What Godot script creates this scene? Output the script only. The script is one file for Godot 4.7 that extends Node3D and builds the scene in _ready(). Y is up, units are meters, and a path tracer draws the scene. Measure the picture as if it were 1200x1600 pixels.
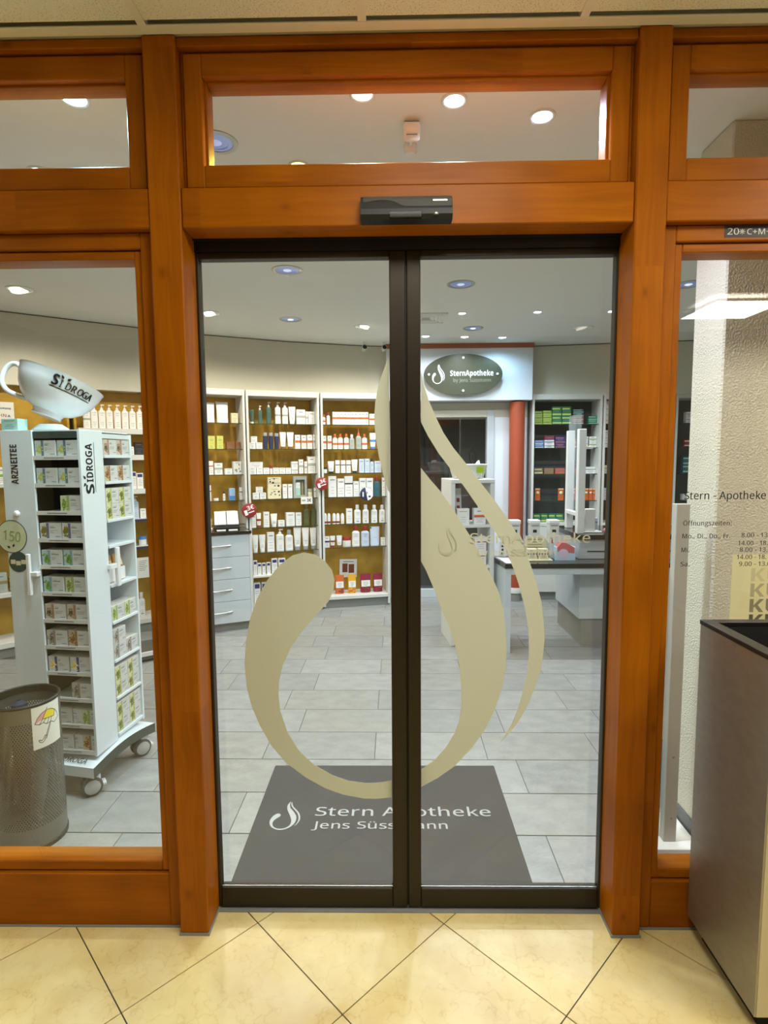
extends Node3D
# A pharmacy entrance seen from a corridor: timber shopfront, glazed sliding doors, shelves and counters behind.

var taken := {}
var M := {}
var fonts := {}
var mesh_cache := {}
var rng := RandomNumberGenerator.new()

# ------------------------------------------------------------------ mesh building
class MB:
	var v := PackedVector3Array()
	var n := PackedVector3Array()
	var uv := PackedVector2Array()
	var t := Transform3D()

	func tri(a: Vector3, b: Vector3, c: Vector3, na: Vector3, nb: Vector3, nc: Vector3, ua := Vector2(), ub := Vector2(), uc := Vector2()) -> void:
		# a, b, c run counter-clockwise seen from outside
		for p in [[a, na, ua], [c, nc, uc], [b, nb, ub]]:
			v.append(t * p[0])
			n.append((t.basis * p[1]).normalized())
			uv.append(p[2])

	func quad(a: Vector3, b: Vector3, c: Vector3, d: Vector3, u := [Vector2(0, 1), Vector2(1, 1), Vector2(1, 0), Vector2(0, 0)]) -> void:
		var nn := (b - a).cross(c - a)
		if nn.length_squared() < 1e-16:
			nn = (c - a).cross(d - a)
		nn = nn.normalized()
		tri(a, b, c, nn, nn, nn, u[0], u[1], u[2])
		tri(a, c, d, nn, nn, nn, u[0], u[2], u[3])

	func quad_n(a: Vector3, b: Vector3, c: Vector3, d: Vector3, na: Vector3, nb: Vector3, nc: Vector3, nd: Vector3, u := [Vector2(0, 1), Vector2(1, 1), Vector2(1, 0), Vector2(0, 0)]) -> void:
		tri(a, b, c, na, nb, nc, u[0], u[1], u[2])
		tri(a, c, d, na, nc, nd, u[0], u[2], u[3])

	# box between two corners, edges chamfered by e; uv in metres with v along the longest side
	func box(lo: Vector3, hi: Vector3, e := 0.0, shift := Vector2()) -> void:
		var s := hi - lo
		e = minf(e, minf(s.x, minf(s.y, s.z)) * 0.45)
		var c := (lo + hi) / 2.0
		var h := s / 2.0
		var long := 0 if s.x >= s.y and s.x >= s.z else (1 if s.y >= s.z else 2)
		for ax in 3:
			var a1 := (ax + 1) % 3
			var a2 := (ax + 2) % 3
			for sg in [-1.0, 1.0]:
				var q := []
				for k in [[-1, -1], [1, -1], [1, 1], [-1, 1]]:
					var p := Vector3()
					p[ax] = sg * h[ax]
					p[a1] = k[0] * (h[a1] - e)
					p[a2] = k[1] * (h[a2] - e)
					q.append(p)
				if sg < 0:
					q.reverse()
				var us := []
				for p in q:
					var al: float = p[long] if long != ax else p[a1]
					var ac: float = p[a2] if (long == a1 or long == ax) else p[a1]
					us.append(Vector2(ac, al) + shift)
				quad(c + q[0], c + q[1], c + q[2], c + q[3], us)
		if e <= 0.0:
			return
		for ax in 3:
			var a1 := (ax + 1) % 3
			var a2 := (ax + 2) % 3
			for s1 in [-1.0, 1.0]:
				for s2 in [-1.0, 1.0]:
					var q := []
					for k in [[-1, 0], [1, 0], [1, 1], [-1, 1]]:
						var p := Vector3()
						p[ax] = k[0] * (h[ax] - e)
						p[a1] = s1 * (h[a1] - (e if k[1] else 0.0))
						p[a2] = s2 * (h[a2] - (0.0 if k[1] else e))
						q.append(p)
					if s1 * s2 < 0:
						q.reverse()
					var us := []
					for p in q:
						us.append(Vector2(p[a1] + p[a2], p[ax]) + shift)
					quad(c + q[0], c + q[1], c + q[2], c + q[3], us)
		for sx in [-1.0, 1.0]:
			for sy in [-1.0, 1.0]:
				for sz in [-1.0, 1.0]:
					var g := Vector3(sx, sy, sz)
					var p0 := c + Vector3(sx * h.x, sy * (h.y - e), sz * (h.z - e))
					var p1 := c + Vector3(sx * (h.x - e), sy * h.y, sz * (h.z - e))
					var p2 := c + Vector3(sx * (h.x - e), sy * (h.y - e), sz * h.z)
					var nn := g.normalized()
					if sx * sy * sz > 0:
						tri(p0, p1, p2, nn, nn, nn)
					else:
						tri(p0, p2, p1, nn, nn, nn)

	# surface of revolution round y; profile of (radius, height) from bottom to top; corners sharper than 40 degrees stay sharp
	func lathe(profile: Array, seg := 16, sx := 1.0, sz := 1.0, a0 := 0.0, a1 := TAU, inside := false) -> void:
		var np := profile.size()
		var sn := []
		for i in np - 1:
			var d: Vector2 = profile[i + 1] - profile[i]
			sn.append(Vector2(d.y, -d.x).normalized() if d.length() > 1e-9 else Vector2(0, 1))
		var total := 0.0
		for i in np - 1:
			total += (profile[i + 1] - profile[i]).length()
		var run := 0.0
		for i in np - 1:
			var n0: Vector2 = sn[i]
			var n1: Vector2 = sn[i]
			if i > 0 and sn[i - 1].dot(sn[i]) > 0.76:
				n0 = (sn[i - 1] + sn[i]).normalized()
			if i < np - 2 and sn[i + 1].dot(sn[i]) > 0.76:
				n1 = (sn[i + 1] + sn[i]).normalized()
			var p0: Vector2 = profile[i]
			var p1: Vector2 = profile[i + 1]
			var v0 := run / total
			run += (p1 - p0).length()
			var v1 := run / total
			for k in seg:
				var b0 := a0 + (a1 - a0) * k / seg
				var b1 := a0 + (a1 - a0) * (k + 1) / seg
				var q := [_at(p0, b0, sx, sz), _at(p0, b1, sx, sz), _at(p1, b1, sx, sz), _at(p1, b0, sx, sz)]
				var m := [_nm(n0, b0, sx, sz), _nm(n0, b1, sx, sz), _nm(n1, b1, sx, sz), _nm(n1, b0, sx, sz)]
				var u0 := float(k) / seg
				var u1 := float(k + 1) / seg
				var us := [Vector2(u0, 1 - v0), Vector2(u1, 1 - v0), Vector2(u1, 1 - v1), Vector2(u0, 1 - v1)]
				if inside:
					quad_n(q[1], q[0], q[3], q[2], -m[1], -m[0], -m[3], -m[2], [us[1], us[0], us[3], us[2]])
				else:
					quad_n(q[0], q[1], q[2], q[3], m[0], m[1], m[2], m[3], us)

	func _at(p: Vector2, b: float, sx: float, sz: float) -> Vector3:
		return Vector3(sin(b) * p.x * sx, p.y, cos(b) * p.x * sz)

	func _nm(p: Vector2, b: float, sx: float, sz: float) -> Vector3:
		return Vector3(sin(b) * p.x / sx, p.y, cos(b) * p.x / sz).normalized()

	# skin over rings of equal count (each ring counter-clockwise seen from above, bottom to top), with end caps
	func loft(rings: Array, caps := true) -> void:
		var nr := rings.size()
		var nc: int = rings[0].size()
		var nor := []
		for i in nr:
			var row := PackedVector3Array()
			for k in nc:
				var du: Vector3 = rings[i][(k + 1) % nc] - rings[i][(k + nc - 1) % nc]
				var dv: Vector3 = rings[mini(i + 1, nr - 1)][k] - rings[maxi(i - 1, 0)][k]
				row.append(du.cross(dv).normalized())
			nor.append(row)
		for i in nr - 1:
			for k in nc:
				var j := (k + 1) % nc
				quad_n(rings[i][k], rings[i][j], rings[i + 1][j], rings[i + 1][k], nor[i][k], nor[i][j], nor[i + 1][j], nor[i + 1][k])
		if caps:
			var lo := Vector3()
			var hi := Vector3()
			for k in nc:
				lo += rings[0][k] / nc
				hi += rings[nr - 1][k] / nc
			var up := (hi - lo).normalized()
			for k in nc:
				var j := (k + 1) % nc
				tri(rings[0][j], rings[0][k], lo, -up, -up, -up)
				tri(rings[nr - 1][k], rings[nr - 1][j], hi, up, up, up)

	# flat outline in x, y extruded from z0 to z1 (z1 in front)
	func prism(poly: PackedVector2Array, z0: float, z1: float, sides := true) -> void:
		if Geometry2D.is_polygon_clockwise(poly):
			poly = poly.duplicate()
			poly.reverse()
		var idx := Geometry2D.triangulate_polygon(poly)
		var f := Vector3(0, 0, 1)
		for i in range(0, idx.size(), 3):
			var a := poly[idx[i]]
			var b := poly[idx[i + 1]]
			var c := poly[idx[i + 2]]
			if (b - a).cross(c - a) < 0:
				var s := b
				b = c
				c = s
			tri(Vector3(a.x, a.y, z1), Vector3(b.x, b.y, z1), Vector3(c.x, c.y, z1), f, f, f, a, b, c)
			tri(Vector3(a.x, a.y, z0), Vector3(c.x, c.y, z0), Vector3(b.x, b.y, z0), -f, -f, -f, a, c, b)
		if sides:
			for i in poly.size():
				var a := poly[i]
				var b := poly[(i + 1) % poly.size()]
				var l := (b - a).length()
				quad(Vector3(a.x, a.y, z0), Vector3(b.x, b.y, z0), Vector3(b.x, b.y, z1), Vector3(a.x, a.y, z1), [Vector2(0, 0), Vector2(l, 0), Vector2(l, z1 - z0), Vector2(0, z1 - z0)])

	# outline in x, z (seen from above) extruded from y0 to y1
	func slab(poly: PackedVector2Array, y0: float, y1: float) -> void:
		var p := PackedVector2Array()
		for q in poly:
			p.append(Vector2(q.x, -q.y))
		var was := t
		t = t * Transform3D(Basis(Vector3(1, 0, 0), Vector3(0, 0, -1), Vector3(0, 1, 0)), Vector3())
		prism(p, y0, y1)
		t = was

	# round bar along a path
	func tube(pts: Array, r: float, seg := 8, squash := 1.0) -> void:
		var rings := []
		var side := Vector3()
		for i in pts.size():
			var d: Vector3 = (pts[mini(i + 1, pts.size() - 1)] - pts[maxi(i - 1, 0)]).normalized()
			if side == Vector3():
				side = d.cross(Vector3(0.31, 0.87, 0.38)).normalized()
			side = (side - d * side.dot(d)).normalized()
			var other := d.cross(side)
			var ring := PackedVector3Array()
			for k in seg:
				var b := TAU * k / seg
				ring.append(pts[i] + (side * cos(b) + other * sin(b) * squash) * r)
			rings.append(ring)
		loft(rings)

	func mesh() -> ArrayMesh:
		var a := []
		a.resize(Mesh.ARRAY_MAX)
		a[Mesh.ARRAY_VERTEX] = v
		a[Mesh.ARRAY_NORMAL] = n
		a[Mesh.ARRAY_TEX_UV] = uv
		var m := ArrayMesh.new()
		m.add_surface_from_arrays(Mesh.PRIMITIVE_TRIANGLES, a)
		return m


func bx(lo: Vector3, hi: Vector3, e := 0.0, shift := Vector2()) -> ArrayMesh:
	var m := MB.new()
	m.box(lo, hi, e, shift)
	return m.mesh()


# a box of a size, standing on y = 0, centred in x and z; kept for reuse
func unit(w: float, h: float, d: float, e := 0.0) -> ArrayMesh:
	var key := "%.4f %.4f %.4f %.4f" % [w, h, d, e]
	if not mesh_cache.has(key):
		mesh_cache[key] = bx(Vector3(-w / 2, 0, -d / 2), Vector3(w / 2, h, d / 2), e)
	return mesh_cache[key]


func rings_of(levels: Array, seg := 14, power := 2.0) -> Array:
	# levels: [y, width, depth] -> superellipse rings
	var out := []
	for l in levels:
		var ring := PackedVector3Array()
		for k in seg:
			var b := TAU * k / seg
			var c := cos(b)
			var s := sin(b)
			ring.append(Vector3(signf(s) * pow(absf(s), 2.0 / power) * l[1] / 2, l[0], signf(c) * pow(absf(c), 2.0 / power) * l[2] / 2))
		out.append(ring)
	return out


# ------------------------------------------------------------------ naming and tagging
func numbered(called: String) -> String:
	var k: int = taken.get(called, -1) + 1
	taken[called] = k
	return called if k == 0 else "%s_%03d" % [called, k]


func obj(called: String, mesh: Mesh, mat: Material, parent: Node3D = self, at := Vector3()) -> MeshInstance3D:
	var o := MeshInstance3D.new()
	o.name = numbered(called) if parent == self else called
	o.mesh = mesh
	o.material_override = mat
	o.position = at
	parent.add_child(o, true)
	return o


func tag(o: Node3D, label: String, category: String, group := "") -> Node3D:
	o.set_meta("label", label)
	o.set_meta("category", category)
	if group:
		o.set_meta("group", group)
	return o


func thing(called: String, label: String, category: String, at := Vector3(), turn := 0.0, group := "") -> Node3D:
	var o := Node3D.new()
	o.name = numbered(called)
	add_child(o)
	o.position = at
	o.rotation.y = turn
	return tag(o, label, category, group)


func struct(called: String, mesh: Mesh, mat: Material, at := Vector3()) -> MeshInstance3D:
	var o := obj(called, mesh, mat, self, at)
	o.set_meta("kind", "structure")
	return o


func base_struct(called: String, at := Vector3(), turn := 0.0) -> Node3D:
	var o := Node3D.new()
	o.name = numbered(called)
	add_child(o)
	o.position = at
	o.rotation.y = turn
	o.set_meta("kind", "structure")
	return o


func font(kind: String) -> Font:
	if not fonts.has(kind):
		var f := SystemFont.new()
		f.font_names = PackedStringArray(["Droid Serif" if kind.begins_with("serif") else "Droid Sans"])
		f.font_weight = 700 if kind.ends_with("bold") else 400
		fonts[kind] = f
	return fonts[kind]


# raised lettering, left-aligned with its baseline at the transform's origin, w wide (0: natural), capitals cap high
func letter(called: String, text: String, w: float, cap: float, mat: Material, parent: Node3D, xf: Transform3D, kind := "sans", depth := 0.0008) -> MeshInstance3D:
	var tm := TextMesh.new()
	tm.font = font(kind)
	tm.font_size = 64
	tm.pixel_size = cap / (0.714 * 64.0)
	tm.text = text
	tm.depth = depth
	tm.curve_step = 2.0
	tm.horizontal_alignment = HORIZONTAL_ALIGNMENT_LEFT
	tm.vertical_alignment = VERTICAL_ALIGNMENT_BOTTOM
	var box := tm.get_aabb()
	var has_tail := false
	for ch in text:
		if ch in "gjpqy,":
			has_tail = true
	var bottom := box.position.y + (cap * 0.335 if has_tail else 0.0)
	for ch in text:
		if ch == "J" and not has_tail:
			bottom = box.position.y + cap * 0.29
	var o := MeshInstance3D.new()
	o.name = called
	o.mesh = tm
	o.material_override = mat
	var sx := w / box.size.x if w > 0 else 1.0
	o.transform = xf * Transform3D(Basis.from_scale(Vector3(sx, 1, 1)), Vector3(-box.position.x * sx, -bottom, -box.position.z))
	parent.add_child(o, true)
	return o


# ------------------------------------------------------------------ materials
func mat(c: Color, rough := 0.6, metal := 0.0) -> StandardMaterial3D:
	var m := StandardMaterial3D.new()
	m.albedo_color = c
	m.roughness = rough
	m.metallic = metal
	return m


func hexm(h: String, rough := 0.6, metal := 0.0) -> StandardMaterial3D:
	return mat(Color.html(h), rough, metal)


func picture(w: int, h: int, f: Callable) -> ImageTexture:
	var im := Image.create(w, h, false, Image.FORMAT_RGB8)
	for y in h:
		for x in w:
			im.set_pixel(x, y, f.call(x, y))
	return ImageTexture.create_from_image(im)


func noise(seed_: int, freq: float, oct := 4) -> FastNoiseLite:
	var n := FastNoiseLite.new()
	n.seed = seed_
	n.noise_type = FastNoiseLite.TYPE_SIMPLEX_SMOOTH
	n.frequency = freq
	n.fractal_octaves = oct
	return n


func wrapn(n: FastNoiseLite, x: float, y: float, w: float, h: float) -> float:
	# noise cross-faded so that it repeats over w by h
	var fx := x / w
	var fy := y / h
	return lerpf(lerpf(n.get_noise_2d(x, y), n.get_noise_2d(x - w, y), fx), lerpf(n.get_noise_2d(x, y - h), n.get_noise_2d(x - w, y - h), fx), fy) * 1.35


func make_materials() -> void:
	# stained softwood, grain along v: 0.5 m x 2 m
	var ng := noise(3, 0.035, 3)
	var nf := noise(5, 0.28, 2)
	var nl := noise(8, 0.012, 2)
	var knots := [[60, 300, 7.0], [182, 700, 6.0], [118, 985, 5.0], [214, 130, 6.0]]
	var wood := picture(256, 1024, func(x, y):
		var wob: float = nl.get_noise_2d(x * 1.1, y * 0.35) * 9.0
		var dark := 0.0
		for k in knots:
			var dx: float = (x - k[0]) / k[2]
			var dy: float = (y - k[1]) / (k[2] * 1.5)
			var rr := dx * dx + dy * dy
			if rr < 14.0:
				wob += 7.0 * exp(-rr * 0.35) * signf(dx)
				dark += 0.5 * exp(-rr * 1.1)
		var g: float = ng.get_noise_2d((x + wob) * 2.6, y * 0.07) * 0.5 + 0.5
		var fi: float = nf.get_noise_2d((x + wob) * 1.7, y * 0.05)
		var broad: float = nl.get_noise_2d(x * 0.7 + 900.0, y * 0.5)
		var k2 := clampf(0.55 + (g - 0.5) * 0.42 + fi * 0.10 + broad * 0.30 - dark, 0.0, 1.0)
		return Color(0.51, 0.268, 0.008).lerp(Color(0.70, 0.400, 0.022), k2))
	var wm := mat(Color.WHITE, 0.42)
	wm.albedo_texture = wood
	wm.uv1_scale = Vector3(2.0, 0.5, 1)
	wm.clearcoat_enabled = true
	wm.clearcoat = 0.12
	wm.clearcoat_roughness = 0.35
	wm.metallic_specular = 0.2
	M.wood = wm
	# cream marbled floor tile
	var n1 := noise(11, 0.010, 5)
	var n2 := noise(12, 0.022, 4)
	var cream := picture(512, 512, func(x, y):
		var a: float = wrapn(n1, x, y, 512, 512)
		var b: float = wrapn(n2, x, y, 512, 512)
		var vein := pow(clampf(1.0 - absf(b + a * 0.35) * 7.0, 0, 1), 4.0)
		var c := Color(0.92, 0.85, 0.635).lerp(Color(0.86, 0.76, 0.50), clampf(a * 0.9 + 0.38, 0, 1))
		return c.lerp(Color(0.70, 0.54, 0.27), vein * 0.35 * clampf(a + 0.55, 0, 1)))
	var cm := mat(Color.WHITE, 0.34)
	cm.albedo_texture = cream
	cm.uv1_triplanar = true
	cm.uv1_world_triplanar = true
	cm.uv1_scale = Vector3(0.9, 0.9, 0.9)
	M.cream_tile = cm
	# grey stone tile
	var n3 := noise(21, 0.016, 5)
	var n4 := noise(22, 0.10, 3)
	var grey := picture(512, 512, func(x, y):
		var a: float = wrapn(n3, x, y * 1.0, 512, 512)
		var b: float = wrapn(n4, x, y, 512, 512)
		var k := clampf(0.5 + a * 0.42 + b * 0.22, 0, 1)
		return Color(0.515, 0.52, 0.51).lerp(Color(0.655, 0.655, 0.64), k))
	for i in 3:
		var gm := mat([Color(1, 1, 1), Color(0.94, 0.945, 0.95), Color(0.97, 0.965, 0.955)][i], 0.36)
		gm.albedo_texture = grey
		gm.uv1_triplanar = true
		gm.uv1_world_triplanar = true
		gm.uv1_scale = Vector3(0.8, 0.8, 1.3)
		gm.uv1_offset = Vector3(0.37 * i, 0, 0.21 * i)
		M["grey_tile_%d" % i] = gm
	M.grout_dark = hexm("4a463f", 0.9)
	M.grout_grey = hexm("55575a", 0.9)
	# mineral fibre ceiling board
	var n5 := noise(31, 0.25, 2)
	var board := picture(256, 256, func(x, y):
		var a: float = wrapn(n5, x, y, 256, 256)
		var c := Color(0.90, 0.91, 0.88)
		return c.darkened(0.16 * smoothstep(0.22, 0.5, a)))
	var bm := mat(Color.WHITE, 0.9)
	bm.albedo_texture = board
	bm.uv1_triplanar = true
	bm.uv1_world_triplanar = true
	bm.uv1_scale = Vector3(2.6, 2.6, 2.6)
	M.ceiling_board = bm
	# rough plaster relief
	var n6 := noise(41, 0.07, 4)
	var relief := picture(256, 256, func(x, y):
		var a: float = wrapn(n6, x, y, 256, 256) * 0.5 + 0.5
		return Color(a, a, a))
	var pm := mat(Color(0.80, 0.775, 0.70), 0.85)
	pm.heightmap_enabled = true
	pm.heightmap_texture = relief
	pm.heightmap_scale = 0.45
	pm.uv1_triplanar = true
	pm.uv1_world_triplanar = true
	pm.uv1_scale = Vector3(5.0, 5.0, 5.0)
	M.rough_plaster = pm
	# entrance mat
	var n7 := noise(51, 0.45, 2)
	var carpet := picture(256, 256, func(x, y):
		var a: float = wrapn(n7, x, y, 256, 256)
		return Color(0.19, 0.19, 0.20).lerp(Color(0.315, 0.315, 0.33), clampf(0.5 + a * 0.9, 0, 1)))
	var mm := mat(Color.WHITE, 1.0)
	mm.albedo_texture = carpet
	mm.uv1_triplanar = true
	mm.uv1_scale = Vector3(3.5, 3.5, 3.5)
	M.mat_pile = mm
	M.mat_letter = hexm("adadac", 0.95)
	# brushed steel
	var n8 := noise(61, 0.9, 2)
	var brushed := picture(256, 64, func(x, y):
		var a: float = n8.get_noise_2d(x * 0.05, y * 4.0) * 0.5 + 0.5
		return Color(1, 1, 1).darkened(a * 0.07))
	var sm := mat(Color(0.66, 0.64, 0.61), 0.40, 0.8)
	sm.albedo_texture = brushed
	sm.uv1_triplanar = true
	sm.uv1_scale = Vector3(1.2, 1.2, 1.2)
	M.steel = sm
	M.steel_edge = mat(Color(0.24, 0.23, 0.22), 0.35, 0.8)
	M.black_inside = hexm("0b0b0b", 0.8)
	# perforated sheet: holes on a staggered grid, cut by alpha
	var perf_im := Image.create(64, 64, false, Image.FORMAT_RGBA8)
	for y in 64:
		for x in 64:
			var a := 1.0
			for c in [[16, 16], [48, 48]]:
				if Vector2(x - c[0] + 0.5, y - c[1] + 0.5).length() < 12.5:
					a = 0.0
			perf_im.set_pixel(x, y, Color(1, 1, 1, a))
	var perf := mat(Color(0.50, 0.495, 0.47), 0.36, 0.7)
	perf.albedo_texture = ImageTexture.create_from_image(perf_im)
	perf.transparency = BaseMaterial3D.TRANSPARENCY_ALPHA_SCISSOR
	perf.alpha_scissor_threshold = 0.5
	perf.uv1_scale = Vector3(78, 26, 1)
	perf.cull_mode = BaseMaterial3D.CULL_DISABLED
	M.perforated = perf
	M.bin_steel = mat(Color(0.50, 0.495, 0.47), 0.36, 0.7)
	# satin gold-brown back boards
	var n9 := noise(71, 0.012, 4)
	var gold := picture(256, 256, func(x, y):
		var a: float = wrapn(n9, x, y, 256, 256)
		var b: float = n8.get_noise_2d(x * 4.0, y * 0.1)
		return Color(0.66, 0.505, 0.16).lerp(Color(0.78, 0.62, 0.22), clampf(0.5 + a * 0.8 + b * 0.1, 0, 1)))
	var gb := mat(Color.WHITE, 0.33, 0.12)
	gb.albedo_texture = gold
	gb.uv1_scale = Vector3(1.3, 1.3, 1)
	M.gold_board = gb
	M.dark_board = hexm("3c3f3d", 0.5)
	# glass
	var gl := mat(Color(0.5, 0.6, 0.55, 0.004), 0.0)
	gl.transparency = BaseMaterial3D.TRANSPARENCY_ALPHA
	M.glass = gl
	var gs := mat(Color(0.5, 0.7, 0.6, 0.03), 0.0)
	gs.transparency = BaseMaterial3D.TRANSPARENCY_ALPHA
	M.shelf_glass = gs
	M.glass_edge = hexm("34462f", 0.2)
	var film := hexm("d6dacd", 0.75)
	film.backlight_enabled = true
	film.backlight = Color(0.55, 0.55, 0.45)
	M.film = film
	# door metal, plastics, paints
	M.bronze = mat(Color(0.185, 0.155, 0.11), 0.42, 0.45)
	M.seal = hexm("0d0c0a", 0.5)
	M.silver = mat(Color(0.75, 0.75, 0.73), 0.3, 0.8)
	M.chrome = mat(Color(0.8, 0.8, 0.8), 0.15, 1.0)
	var rfm := mat(Color(0.62, 0.68, 0.82), 0.3, 0.2)
	rfm.emission_enabled = true
	rfm.emission = Color(0.5, 0.6, 0.9)
	rfm.emission_energy_multiplier = 0.25
	M.reflector = rfm
	M.sensor_top = hexm("4b4d4b", 0.35)
	M.sensor_low = hexm("121313", 0.55)
	M.sensor_window = hexm("050505", 0.08)
	M.white_paint = hexm("dcdcd6", 0.5)
	M.white_gloss = hexm("e8e9ea", 0.22)
	M.shelf_white = hexm("d9d8d0", 0.45)
	M.ceiling_rail = hexm("e0e1dc", 0.5)
	M.grey_front = hexm("c6ccce", 0.4)
	M.grey_edge = hexm("8e9090", 0.5)
	M.plinth_grey = hexm("8b8b86", 0.6)
	M.worktop = hexm("2b2822", 0.12)
	M.counter_grey = hexm("b9bab8", 0.45)
	M.terracotta = hexm("a84a2a", 0.55)
	M.terracotta_strip = hexm("a65a3a", 0.55)
	M.ceiling_white = hexm("e6e6df", 0.85)
	M.wall_warm = hexm("cfccba", 0.8)
	M.wall_corridor = hexm("b3a98c", 0.85)
	M.wall_far = hexm("4d4a42", 0.85)
	M.sign_white = hexm("dfe4e8", 0.45)
	M.sign_olive = hexm("44442f", 0.45)
	M.sign_edge = hexm("b9b49a", 0.4)
	M.letter_white = hexm("f2f2ee", 0.5)
	M.letter_grey = hexm("8f8f7a", 0.5)
	M.ink = hexm("0d0d0f", 0.6)
	M.print = hexm("77797c", 0.7)
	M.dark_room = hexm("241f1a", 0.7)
	M.dark_curtain = hexm("16120e", 0.8)
	M.rust_wall = hexm("6b3a1e", 0.7)
	M.stand_white = hexm("dfe7ea", 0.35)
	M.stand_green = hexm("39443f", 0.4)
	M.tyre = hexm("4b5052", 0.6)
	M.wheel = hexm("b9bcba", 0.4)
	M.paper = hexm("eae8de", 0.8)
	M.board_grey = hexm("b3b1a8", 0.6)
	M.skirting = hexm("5f5f5c", 0.5)
	M.wicker = hexm("d8d6cc", 0.8)
	M.lime = hexm("9fb80e", 0.6)
	M.sticker_black = hexm("15130f", 0.5)
	M.chalk = hexm("d9d7cd", 0.8)
	var cols := {"W": "eae8e2", "C": "e4d9b4", "L": "cfd36a", "B": "8a5a34", "K": "2c2c30", "N": "9aa0aa", "R": "982a27", "G": "a7ada2", "F": "3d5a4c", "D": "2e3352", "M": "9a9c9a", "O": "cc6430", "S": "4f86c4", "U": "9cbfe0", "V": "5a5a2c", "A": "c3cfdd", "I": "37356e", "T": "2f5f66", "Y": "e0a52a", "Q": "8a1f3c", "H": "7ea83e", "J": "2e7f56", "P": "b0605a", "Z": "a8d0c0", "E": "8a7c50"}
	for k in cols:
		M[k] = hexm(cols[k], 0.45)
	M.fruit = hexm("7a3f2a", 0.4)


func glow(c: Color, e: float) -> StandardMaterial3D:
	var m := mat(Color(0.9, 0.9, 0.9), 0.5)
	m.emission_enabled = true
	m.emission = c
	m.emission_energy_multiplier = e
	return m


# ------------------------------------------------------------------ the scene
func _ready() -> void:
	rng.seed = 7
	camera_and_light()
	make_materials()
	corridor_shell()
	shop_shell()
	shopfront()
	sliding_doors()
	entrance_mat()
	ceiling_fittings()
	gold_bays()
	left_bays()
	drawer_unit()
	doorway()
	dark_bays()
	counters()
	tea_stand()
	umbrella_bin()
	display_window()
	steel_bin()
	small_fittings()


func camera_and_light() -> void:
	var cam := Camera3D.new()
	cam.name = "camera"
	cam.position = Vector3(0, 1.5848, 1.7416)
	cam.rotation = Vector3(-0.0936, 0.0149, -0.0074)
	cam.fov = 84.435
	cam.near = 0.05
	cam.far = 60.0
	add_child(cam)
	cam.current = true
	var we := WorldEnvironment.new()
	we.name = "surroundings"
	var e := Environment.new()
	e.background_mode = Environment.BG_COLOR
	e.background_color = Color(0.02, 0.02, 0.022)
	e.tonemap_mode = Environment.TONE_MAPPER_LINEAR
	e.tonemap_exposure = 1.0
	e.sdfgi_enabled = true
	e.ssao_enabled = true
	e.ssil_enabled = true
	we.environment = e
	add_child(we)


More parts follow.
